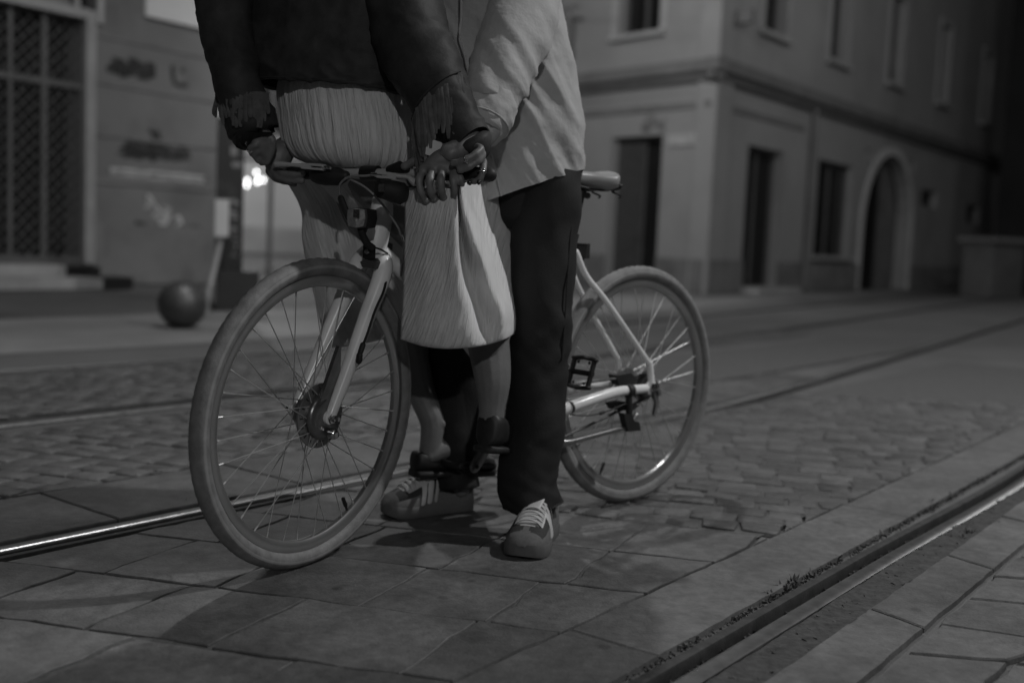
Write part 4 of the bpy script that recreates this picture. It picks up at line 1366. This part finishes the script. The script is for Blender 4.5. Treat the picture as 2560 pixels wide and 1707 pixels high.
rows = [
 [(1012, 470, 2.445), (1055, 470, 2.395), (1100, 470, 2.375), (1136, 472, 2.370), (1142, 470, 2.445), (1155, 462, 2.415), (1190, 450, 2.700), (1295, 440, 2.900)],
 [(1013, 540, 2.440), (1058, 540, 2.390), (1105, 540, 2.370), (1139, 540, 2.365), (1148, 540, 2.455), (1170, 540, 2.415), (1210, 540, 2.710), (1298, 540, 2.900)],
 [(1012, 620, 2.460), (1060, 620, 2.410), (1110, 622, 2.390), (1142, 622, 2.390), (1156, 622, 2.490), (1196, 622, 2.440), (1232, 622, 2.710), (1302, 620, 2.900)],
 [(1009, 700, 2.475), (1060, 702, 2.425), (1112, 704, 2.407), (1150, 704, 2.410), (1172, 704, 2.505), (1226, 704, 2.500), (1254, 700, 2.700), (1306, 700, 2.900)],
 [(1006, 770, 2.490), (1060, 776, 2.440), (1116, 780, 2.425), (1168, 782, 2.440), (1200, 782, 2.530), (1254, 776, 2.510), (1274, 772, 2.690), (1308, 766, 2.900)],
 [(1003, 822, 2.500), (1060, 832, 2.450), (1118, 838, 2.435), (1176, 838, 2.450), (1214, 834, 2.520), (1258, 822, 2.530), (1278, 815, 2.690), (1308, 800, 2.900)],
 [(1002, 846, 2.515), (1060, 863, 2.465), (1118, 869, 2.452), (1178, 866, 2.465), (1218, 859, 2.520), (1256, 848, 2.550), (1276, 838, 2.700), (1306, 820, 2.900)],
 [(1004, 842, 2.540), (1062, 858, 2.500), (1118, 863, 2.490), (1176, 860, 2.500), (1214, 853, 2.550), (1252, 842, 2.580), (1272, 832, 2.730), (1300, 815, 2.900)]]
def crink(i, j):
    return tofront(.0030 * noise.noise(Vector((j * 26 + i * 12, i * 5, 1))) + .0016 * noise.noise(Vector((j * 60 + i * 26, i * 9, 4))))
dr2 = sheet(rows, shear=1.0, fold=crink)
o = dr2.build('skirt_fall', M_drape, dress, smooth=80, recalc=False)
sd_ = o.modifiers.new('cloth', 'SOLIDIFY'); sd_.thickness = .003; sd_.offset = 0
rows = [
 [(700, 425, 2.70), (760, 430, 2.72), (830, 430, 2.72), (900, 435, 2.72), (980, 440, 2.70), (1040, 440, 2.66)],
 [(752, 520, 2.80), (790, 520, 2.76), (850, 520, 2.79), (905, 520, 2.76), (970, 520, 2.76), (1040, 520, 2.70)],
 [(757, 600, 2.83), (800, 600, 2.78), (855, 600, 2.82), (910, 600, 2.78), (970, 600, 2.80), (1045, 600, 2.72)],
 [(775, 690, 2.86), (815, 690, 2.80), (865, 690, 2.84), (915, 690, 2.80), (975, 690, 2.83), (1050, 690, 2.78)],
 [(798, 790, 2.88), (835, 792, 2.82), (880, 792, 2.86), (925, 790, 2.83), (975, 780, 2.86), (1050, 780, 2.84)],
 [(815, 864, 2.89), (850, 862, 2.84), (890, 858, 2.88), (930, 850, 2.85), (975, 842, 2.88), (1050, 838, 2.86)],
 [(818, 858, 2.93), (852, 856, 2.89), (890, 852, 2.92), (930, 844, 2.90), (975, 836, 2.92), (1050, 832, 2.90)]]
dl2 = sheet(rows, shear=-.7, fold=lambda i, j: tofront(.004 * noise.noise(Vector((j * 22 - i * 8, i * 4, 11)))))
o = dl2.build('skirt_fall', M_drape, dress, smooth=80, recalc=False)
sd_ = o.modifiers.new('cloth', 'SOLIDIFY'); sd_.thickness = .003; sd_.offset = 0
# cloth that joins the seat to the falls, over the lap
lap = MB(); limb(lap, [(872, 370, 2.68, .115), (960, 470, 2.76, .105), (1080, 560, 2.80, .10), (1180, 690, 2.84, .08)], 24)
lp = lap.build('skirt_lap', M_dress, dress); displace(lp, lambda c: .006 * fbm(c, 18))

# jacket
rows = [(-190, 742, 930, 2.68, .09, -.4, 0), (-160, 650, 1010, 2.68, .105, -.4, 0), (-110, 612, 1045, 2.68, .120, -.4, 0), (-20, 604, 1056, 2.67, .130, -.4, 0), (60, 606, 1052, 2.66, .136, -.4, 2), (130, 612, 1042, 2.655, .140, -.4, 12), (185, 618, 1032, 2.65, .136, -.4, 32), (216, 626, 1026, 2.65, .137, -.4, 44), (226, 628, 1026, 2.65, .137, -.4, 44), (220, 634, 1022, 2.65, .130, -.4, 42)]
jm = garment(rows, 6, 200, cap0=True)
def sleeve(pts, n=40):
    R = smoothpath([np.append(W(*p[:3]), p[3]) for p in pts], 9)
    jm.tube([r[:3] for r in R], [r[3] for r in R], n, caps=True)
sleeve([(690, -150, 2.64, .075), (610, -110, 2.64, .072), (565, -20, 2.63, .066), (562, 70, 2.615, .062), (580, 150, 2.60, .058), (596, 215, 2.585, .056), (615, 265, 2.58, .056), (636, 322, 2.575, .057), (637, 326, 2.575, .050)])
sleeve([(930, -140, 2.64, .08), (985, -70, 2.60, .090), (1010, 30, 2.54, .088), (1034, 110, 2.50, .086), (1066, 175, 2.475, .082), (1100, 245, 2.45, .070), (1140, 305, 2.43, .056), (1172, 346, 2.415, .048), (1182, 358, 2.41, .043), (1178, 352, 2.41, .034)])
jack = jm.build('jacket', M_leather, wom, smooth=70)
def jfold(c):
    a = fbm((c[0] * 1.0, c[1], c[2] * 1.4), 9.0)
    w_ = noise.noise(Vector((c[0] * 16 + c[2] * 9, c[1] * 6, c[2] * 22 - c[0] * 8)))
    w2 = max(0, .5 - abs(w_)) * 2
    return .006 * a + .005 * w2 * w2
displace(jack, jfold)
fr_n = 0
def fringe(seam, n, drop, dy, w, seed, sway=0):
    r = random.Random(seed)
    S = smoothpath([np.array(p, float) for p in seam], 20)
    q = MB()
    for k in range(n):
        f = k / (n - 1) * (len(S) - 1)
        a = S[int(f)]
        L = drop * r.uniform(.8, 1.15) * (1 if .08 < k / n < .92 else .7)
        pth = []
        for t in np.linspace(0, 1, 7):
            pth.append(W(a[0] + sway * t * L / 100 + 4 * math.sin(t * 3 + k) * t, a[1] + L * t, a[2] - dy * (t if t < .3 else .3 + (t - .3) * .2) / .4 + r.uniform(-.002, .002)))
        ww = [w * .55] * 6 + [w * .3]
        q.tube(pth, ww, 6, flat=.22, up=V3((r.uniform(-.3, .3), -1, 0)))
    return q.build('fringe', M_suede, jack, smooth=60)
fringe([(1150, 186, 2.415), (1112, 200, 2.39), (1072, 232, 2.385), (1044, 268, 2.40), (1034, 298, 2.43)], 22, 126, .016, .010, 4, 8)
fringe([(1158, 196, 2.425), (1150, 190, 2.42), (1138, 186, 2.41)], 6, 88, .006, .009, 6, 14)
fringe([(548, 222, 2.60), (566, 228, 2.55), (600, 232, 2.53), (640, 230, 2.535), (668, 232, 2.55)], 18, 78, .014, .010, 5, 0)
fringe([(543, 225, 2.61), (546, 228, 2.615)], 5, 60, .002, .008, 9, -14)
q = MB(); q.tube([W(*p) for p in smoothpath([(1150, 178, 2.41), (1112, 194, 2.385), (1070, 228, 2.38), (1042, 264, 2.395), (1030, 298, 2.43)], 6)], .0028, 6); q.build('seam', M_leather, jack)
q = MB(); hemr = ring(222, 627, 1027, 2.65, .139, -.4, 44, n=120); q.tube(hemr, .0035, 6, closed=True); q.build('hem', M_leather, jack)
# black shoes
def flat_shoe(heel, toe, w, hgt, name='shoe', strap=False):
    d = nrm(toe - heel); s = nrm(np.cross(UP, d)); n_ = np.cross(d, s)
    L = np.linalg.norm(toe - heel)
    q = MB()
    rows = []
    for x, ww, hh in ((0, .45, .9), (.03, .72, 1.05), (.12, .86, 1.05), (.3, .80, .92), (.5, .90, .85), (.7, 1.0, .72), (.88, .86, .6), (.97, .55, .42), (1, .2, .3)):
        rows.append([heel + d * L * x + s * w * ww * math.copysign(abs(math.cos(t)) ** .7, math.cos(t)) + n_ * (hgt * hh * .5 + hgt * hh * .5 * math.copysign(abs(math.sin(t)) ** .7, math.sin(t)) - .012) for t in np.linspace(0, 2 * math.pi, 24, endpoint=False)])
    q.grid(smoothpath(rows, 3), close_u=True, cap0=True, cap1=True)
    o = q.build(name, M_shoe, wom, smooth=60)
    q = MB()
    rows = []
    for x, ww in ((0, .5), (.04, .8), (.2, .9), (.5, .92), (.75, 1.02), (.92, .8), (1, .35)):
        rows.append([heel + d * L * x + s * w * 1.04 * ww * math.copysign(abs(math.cos(t)) ** .5, math.cos(t)) + n_ * (-.020 + .010 * math.copysign(abs(math.sin(t)) ** .5, math.sin(t))) for t in np.linspace(0, 2 * math.pi, 20, endpoint=False)])
    q.grid(rows, close_u=True, cap0=True, cap1=True)
    q.build('shoe_sole', M_rub, o, smooth=50)
    return o
sh = flat_shoe(W(1032, 1163, 2.90), W(1236, 1160, 3.05), .042, .050)
q = MB(); q.tube(smoothpath([W(1128, 1160, 2.905), W(1160, 1172, 2.90), W(1190, 1186, 2.92)], 4), .006, 8, flat=.4, up=V3((0, -1, 0))); q.build('strap', M_shoe, sh)
q = MB(); q.tube([W(u, v, 2.897) for u, v in ((1145, 1166), (1156, 1170), (1153, 1180), (1142, 1176))], .0016, 6, closed=True); q.build('buckle', M_chrome, sh)
flat_shoe(W(1212, 1102, 2.65), W(1318, 1104, 2.89), .043, .078)

# ---------- the standing man, facing the camera
b = MB()
limb(b, [(1300, 470, 2.95, .12), (1298, 380, 2.94, .150), (1280, 200, 2.92, .135), (1258, 40, 2.89, .145), (1232, -80, 2.86, .150), (1205, -160, 2.84, .085)], 20)
limb(b, [(1200, -160, 2.83, .062), (1180, -225, 2.80, .055), (1165, -270, 2.78, .056)])
face_B = nrm((-.80, -.60, 0))
hB = W(1135, -345, 2.765)
sB = head(b, hB, face_B)
limb(b, [(1320, -95, 2.80, .065), (1330, 10, 2.72, .052), (1285, 160, 2.60, .047), (1230, 300, 2.51, .036), (1170, 372, 2.455, .029), (1128, 394, 2.43, .027)])
limb(b, [(1230, -90, 2.84, .08), (1320, -95, 2.80, .065)])
limb(b, [(1200, -90, 2.86, .08), (1080, -60, 2.90, .062), (980, 110, 2.90, .048), (850, 260, 2.82, .040), (740, 350, 2.73, .029), (712, 372, 2.69, .027)])
# hand on the right grip
limb(b, [(1128, 394, 2.43, .028), (1106, 408, 2.405, .031), (1088, 418, 2.395, .028)])
limb(b, [(1060, 424, 2.39, .013), (1086, 418, 2.382, .015), (1112, 419, 2.378, .014), (1132, 426, 2.38, .012)])
finger(b, [(1060, 424, 2.39), (1048, 448, 2.368), (1052, 480, 2.366), (1066, 505, 2.382)], .0092, .0076)
finger(b, [(1084, 420, 2.380), (1074, 450, 2.352), (1077, 480, 2.355), (1086, 499, 2.375)], .0098, .008)
finger(b, [(1108, 420, 2.376), (1102, 450, 2.348), (1104, 478, 2.352), (1110, 497, 2.372)], .0096, .008)
finger(b, [(1130, 427, 2.378), (1133, 452, 2.352), (1136, 478, 2.355), (1131, 500, 2.372)], .0086, .0072)
finger(b, [(1086, 404, 2.42), (1058, 398, 2.425), (1034, 404, 2.43), (1012, 416, 2.435)], .0115, .009)
finger(b, [(1120, 400, 2.40), (1140, 425, 2.365), (1152, 448, 2.355), (1155, 460, 2.362)], .0085, .007)
# hand on the left grip
limb(b, [(716, 366, 2.70, .027), (700, 386, 2.655, .033), (692, 408, 2.645, .030)])
finger(b, [(690, 420, 2.63), (706, 432, 2.60), (735, 436, 2.59), (756, 434, 2.585)], .0095, .0075)
finger(b, [(684, 420, 2.64), (694, 440, 2.61), (722, 450, 2.60), (754, 452, 2.595)], .0098, .008)
finger(b, [(678, 414, 2.655), (682, 438, 2.635), (706, 452, 2.63), (735, 460, 2.62)], .0092, .0075)
finger(b, [(676, 405, 2.67), (672, 430, 2.66), (690, 448, 2.66), (712, 455, 2.65)], .0085, .007)
finger(b, [(700, 378, 2.655), (715, 362, 2.645), (718, 349, 2.645)], .011, .009)
# legs inside the trousers
limb(b, [(1345, 500, 2.90, .085), (1350, 700, 2.84, .066), (1348, 950, 2.80, .055), (1330, 1180, 2.80, .045), (1328, 1260, 2.80, .042)])
limb(b, [(1255, 500, 2.98, .085), (1190, 700, 2.99, .066), (1150, 950, 2.98, .045), (1150, 1150, 2.985, .032), (1152, 1220, 2.985, .026)])
man = b.build('person', M_skin, None, recalc=False)
tag(man, 'person in white linen shirt, black trousers and striped sneakers straddling the white bicycle', 'person')
remesh(man)
hm = MB(); ball(hm, hB + UP * .036 - face_B * .016, .084, .098, .102, 20, (sB, face_B, UP)); o = hm.build('hair', M_hair, man); displace(o, lambda c: .005 * fbm(c, 50))

for (u, v, y) in ((1067, 503, 2.372), (1086, 497, 2.364), (1110, 495, 2.361), (1131, 497, 2.362)):
    q = MB(); ball(q, W(u, v - 3, y + .0005), .0048, .0022, .0062); q.build('fingernail', mat('nail', .24, .25), man)
# trousers
tm = MB()
rows = [(250, 1150, 1440, 2.93, .13, -.3, 0), (400, 1150, 1454, 2.92, .14, -.3, 0), (470, 1160, 1452, 2.92, .14, -.3, 0), (540, 1172, 1448, 2.92, .13, -.3, 0), (570, 1190, 1440, 2.92, .10, -.3, 0)]
garment(rows, 5, 64, cap0=True, cap1=True, mb=tm)
rows = [(430, 1268, 1454, 2.865, .10, 0, 0), (520, 1277, 1448, 2.85, .10, 0, 0), (600, 1281, 1442, 2.84, .098, 0, 0), (700, 1278, 1432, 2.82, .092, 0, 0), (800, 1276, 1424, 2.80, .088, 0, 0), (900, 1274, 1419, 2.79, .084, 0, 0), (1000, 1271, 1415, 2.775, .082, 0, 0), (1080, 1262, 1410, 2.765, .082, 0, 0), (1150, 1248, 1402, 2.755, .086, 0, 0), (1205, 1241, 1396, 2.75, .092, 0, 0), (1240, 1245, 1402, 2.748, .096, 0, -6), (1262, 1256, 1408, 2.748, .098, 0, -14), (1256, 1262, 1402, 2.75, .090, 0, -14)]
def twob(t, v): return .02 * noise.noise(Vector((math.cos(t) * 1.6, math.sin(t) * 1.6, v * .012))) + .03 * max(0, (v - 1120) / 130) * noise.noise(Vector((t * 1.6, v * .02, 4)))
garment(rows, 7, 90, cap0=True, wob=twob, mb=tm)
rows = [(520, 1180, 1330, 2.99, .10, 0, 0), (700, 1110, 1255, 2.99, .092, 0, 0), (865, 1074, 1208, 2.985, .086, 0, 0), (1000, 1082, 1206, 2.98, .080, 0, 0), (1100, 1086, 1204, 2.98, .080, 0, 0), (1170, 1088, 1200, 2.98, .080, 0, 0), (1212, 1092, 1198, 2.98, .080, 0, 0)]
garment(rows, 6, 64, cap0=True, wob=twob, mb=tm)
tr_ = tm.build('trousers', M_trous, man, smooth=70)
def tfold(c):
    w_ = noise.noise(Vector((c[0] * 14 + c[2] * 5, c[1] * 8, c[2] * 7)))
    hem = max(0, min(1, (.30 - c[2]) / .22)) if c[2] > .05 else 1
    w_ = w_ + 1.1 * hem * noise.noise(Vector((c[0] * 9, c[1] * 9, c[2] * 34 + c[0] * 14)))
    kn = math.exp(-((c[2] - .52) / .13) ** 2)
    w_ = w_ + .8 * kn * noise.noise(Vector((c[0] * 8 + 3, c[1] * 8, c[2] * 26 + c[0] * 22)))
    return .010 * w_ + .012 * max(0, .4 - abs(noise.noise(Vector((c[0] * 9 - c[2] * 12, c[1] * 5, c[2] * 5 + 7)))))
displace(tr_, tfold)
q = MB(); q.tube(smoothpath([W(1446, 440, 2.83), W(1430, 560, 2.79), W(1424, 620, 2.775), W(1415, 760, 2.75), W(1405, 900, 2.735)], 6), .0022, 6); q.build('seam', M_trous, tr_)

# shirt
sm_ = MB()
rows = [(-165, 1150, 1275, 2.83, .09, -.35, 0), (-130, 1090, 1350, 2.84, .12, -.35, 0), (-70, 1072, 1392, 2.86, .145, -.35, 0), (20, 1072, 1404, 2.88, .15, -.35, 0), (100, 1076, 1413, 2.89, .155, -.35, 0), (180, 1082, 1432, 2.90, .16, -.35, 0), (260, 1092, 1450, 2.91, .165, -.35, 0), (340, 1104, 1457, 2.91, .17, -.35, -16), (400, 1120, 1457, 2.91, .172, -.35, -54), (450, 1134, 1457, 2.91, .174, -.35, -90), (481, 1140, 1457, 2.91, .175, -.35, -112)]
def swob(t, v): return .018 * max(0, min(1, (v - 60) / 300)) * noise.noise(Vector((t * 3.2, v * .0018, 2)))
garment(rows, 8, 220, cap0=True, wob=swob, mb=sm_)
def ssl(pts, n=48):
    R = smoothpath([np.append(W(*p[:3]), p[3]) for p in pts], 9)
    sm_.tube([r[:3] for r in R], [r[3] for r in R], n, caps=True)
ssl([(1280, -120, 2.82, .085), (1316, -70, 2.78, .088), (1308, 30, 2.70, .083), (1276, 110, 2.64, .078), (1252, 180, 2.59, .072), (1236, 235, 2.555, .064), (1226, 270, 2.535, .058), (1222, 274, 2.53, .052)])
ssl([(1180, -110, 2.86, .09), (1090, -70, 2.90, .086), (1000, 80, 2.91, .07), (870, 240, 2.84, .058), (790, 310, 2.78, .05)])
shirt = sm_.build('shirt', M_shirt, man, smooth=75)
def sfold(c):
    p = c[0] * .80 + c[2] * .55
    q_ = c[0] * .55 - c[2] * .80
    z_ = c[2]
    f = max(0, min(1, (1.42 - z_) / .2))
    r1 = noise.noise(Vector((p * 13, q_ * 2.2, c[1] * 3)))
    r2 = noise.noise(Vector((p * 30, q_ * 5, c[1] * 5 + 3)))
    ridg = max(0, .55 - abs(r1)) ** 2 * 3
    return (.010 * ridg + .006 * r2) * f + .003 * fbm(c, 16) + .006 * max(0, .35 - abs(noise.noise(Vector((p * 20 + 5, q_ * 3.2, c[1] * 4))))) * 3 * f
displace(shirt, sfold)
q = MB()
pts_ = [(1236, 238, 2.555, .060), (1226, 262, 2.54, .0625), (1216, 290, 2.525, .062), (1208, 312, 2.515, .058), (1207, 314, 2.515, .048)]
R = smoothpath([np.append(W(*p[:3]), p[3]) for p in pts_], 7)
q.tube([r[:3] for r in R], [r[3] for r in R], 60, caps=False)
cf_ = q.build('cuff', M_shirt, shirt, smooth=75)
displace(cf_, lambda c: .004 * fbm((c[0], c[1], c[2] * 1.6), 16, 3) + .009 * max(0, .42 - abs(noise.noise(Vector((c[0] * 26 + c[2] * 12, c[1] * 14, c[2] * 20 - c[0] * 10))))) - .002)
for a_, r_ in ((R[1], .0615), (R[-9], .0605)):
    d_ = nrm(R[-1][:3] - R[0][:3]); A_ = nrm(np.cross(d_, UP)); B_ = np.cross(d_, A_)
    q = MB(); q.tube([a_[:3] + r_ * (A_ * math.cos(t) + B_ * math.sin(t)) for t in np.linspace(0, 2 * math.pi, 40, endpoint=False)], .0022, 6, closed=True); q.build('cuff_rim', M_shirt, shirt)
q = MB(); q.tube([W(*p) for p in smoothpath([(1152, -60, 2.715), (1153, 40, 2.72), (1149, 80, 2.722), (1158, 120, 2.725), (1168, 170, 2.727)], 6)], .0026, 6, flat=.5, up=V3((0, -1, 0)))
q.tube([W(*p) for p in smoothpath([(1206, 310, 2.728), (1222, 360, 2.728), (1240, 430, 2.730), (1254, 490, 2.733)], 6)], .0024, 6, flat=.5, up=V3((0, -1, 0))); q.build('placket', M_shirt, shirt)

# striped sneakers
M_gum = mat('gum_sole', .105, .55, var=.12, vscale=30)
M_sue = mat('grey_suede', .125, .9, var=.15, vscale=160, bump=.0008, bscale=500)
M_mesh = mat('dark_shoe_mesh', .03, .8, var=.5, vscale=350)
M_lea = mat('pale_shoe_leather', .46, .5, var=.06, vscale=20)
M_lace = mat('lace_cotton', .50, .85, var=.1, vscale=200)
def sneaker(heel, d, L, side_label):
    d = nrm((d[0], d[1], 0)); s = V3((-d[1], d[0], 0))
    heel = V3((heel[0], heel[1], 0))
    xs = np.array([0, .03, .10, .22, .38, .55, .70, .82, .91, .97, 1.0])
    ws = np.array([.019, .031, .037, .037, .037, .045, .053, .054, .047, .033, .014])
    def wid(x): return float(np.interp(x, xs, ws))
    cen_ = lambda x: heel + d * L * x
    q = MB(); rows = []
    for x in smoothpath([np.array([v]) for v in xs], 3):
        x = float(x[0]); w = wid(x) * 1.06
        tl = .010 * max(0, (x - .82) / .18) ** 2
        prof = [(w * .94, .001 + tl), (w, .007 + tl), (w * 1.0, .027 + tl * .7), (w * .95, .033 + tl * .7), (w * .5, .034), (-w * .5, .034), (-w * .95, .033 + tl * .7), (-w, .027 + tl * .7), (-w, .007 + tl), (-w * .94, .001 + tl)]
        rows.append([cen_(x) + s * a + UP * z for a, z in prof])
    q.grid(rows, close_u=True, cap0=True, cap1=True)
    so = q.build('sneaker', M_gum, man, smooth=50)
    def hgt(x): return float(np.interp(x, [0, .04, .12, .22, .34, .42, .52, .64, .76, .86, .94, .985, 1], [.030, .062, .070, .066, .082, .090, .080, .064, .048, .037, .027, .014, .004]))
    def S(x, ph, k=1.0):
        w, h = wid(x) * .99 * k, hgt(x) * k
        c_, s_ = math.cos(ph), math.sin(ph)
        return cen_(x) + s * w * math.copysign(abs(c_) ** .82, c_) + UP * (.031 + h * abs(s_) ** .8)
    q = MB(); nx, nph = 64, 32
    G_ = [[S(x, p) for p in np.linspace(0, math.pi, nph + 1)] for x in np.linspace(0, 1, nx + 1)]
    q.grid(G_)
    q.mi = []
    for i in range(nx):
        for j in range(nph):
            x, p = (i + .5) / nx, (j + .5) / nph * math.pi
            a = abs(p - math.pi / 2)
            if .40 < x < .775 + .035 * math.cos(a * 2.2) and a < .70: m_ = 1
            elif .66 < x < .895 - .06 * (a - .6) ** 2 and .13 < a < 1.12: m_ = 2
            elif x > .66 or a > 1.3: m_ = 0
            elif x < .2: m_ = 0 if a > 1.0 else 2
            else: m_ = 2
            q.mi.append(m_)
    q.build('upper', [M_sue, M_lea, M_mesh], so, smooth=50)
    q = MB()
    for k, x in enumerate(np.linspace(.46, .775, 7)):
        for sg in (1, -1):
            pth = [S(x + sg * .012 * (t - .5) * 2, math.pi / 2 - .56 + 1.12 * t, 1.0) + UP * (.004 + .005 * math.sin(t * math.pi)) for t in np.linspace(0, 1, 9)]
            q.tube(pth, .0032, 7, flat=.6, up=UP, round_=True)
    q.build('laces', M_lace, so)
    q = MB(); rows = []
    for x, w, z in ((.62, .016, .004), (.50, .022, .010), (.40, .027, .018), (.34, .028, .030), (.32, .024, .036)):
        c = S(x, math.pi / 2) + UP * z
        rows.append([c + s * w * math.cos(t) + (UP * .5 + d * .6) * .006 * math.sin(t) for t in np.linspace(0, 2 * math.pi, 16, endpoint=False)])
    q.grid(rows, close_u=True, cap0=True, cap1=True); q.build('tongue', M_lea, so)
    for sg in (0, 1):
        for k in range(3):
            pth = []
            for t in np.linspace(0, 1, 8):
                ph = .95 - .83 * t
                ph = ph if sg == 0 else math.pi - ph
                x = .60 - .085 * k + .05 * t
                pth.append(S(x, ph, 1.012))
            q = MB(); nrm_ = nrm(pth[3] - cen_(.55) - UP * .05)
            q.tube(pth, .0085, 6, flat=.18, up=nrm_, round_=True); q.build('stripe', M_lea, so)
    return so
dn = nrm((-.25, -.968, 0)); toe_n = G(1302, 1401)
sneaker(toe_n - dn * .288 + V3((.0, .0, 0)), dn, .288, '')
tf, hf = G(948, 1292), G(1176, 1270)
df = nrm(tf - hf); sneaker(hf, df, .272, '')
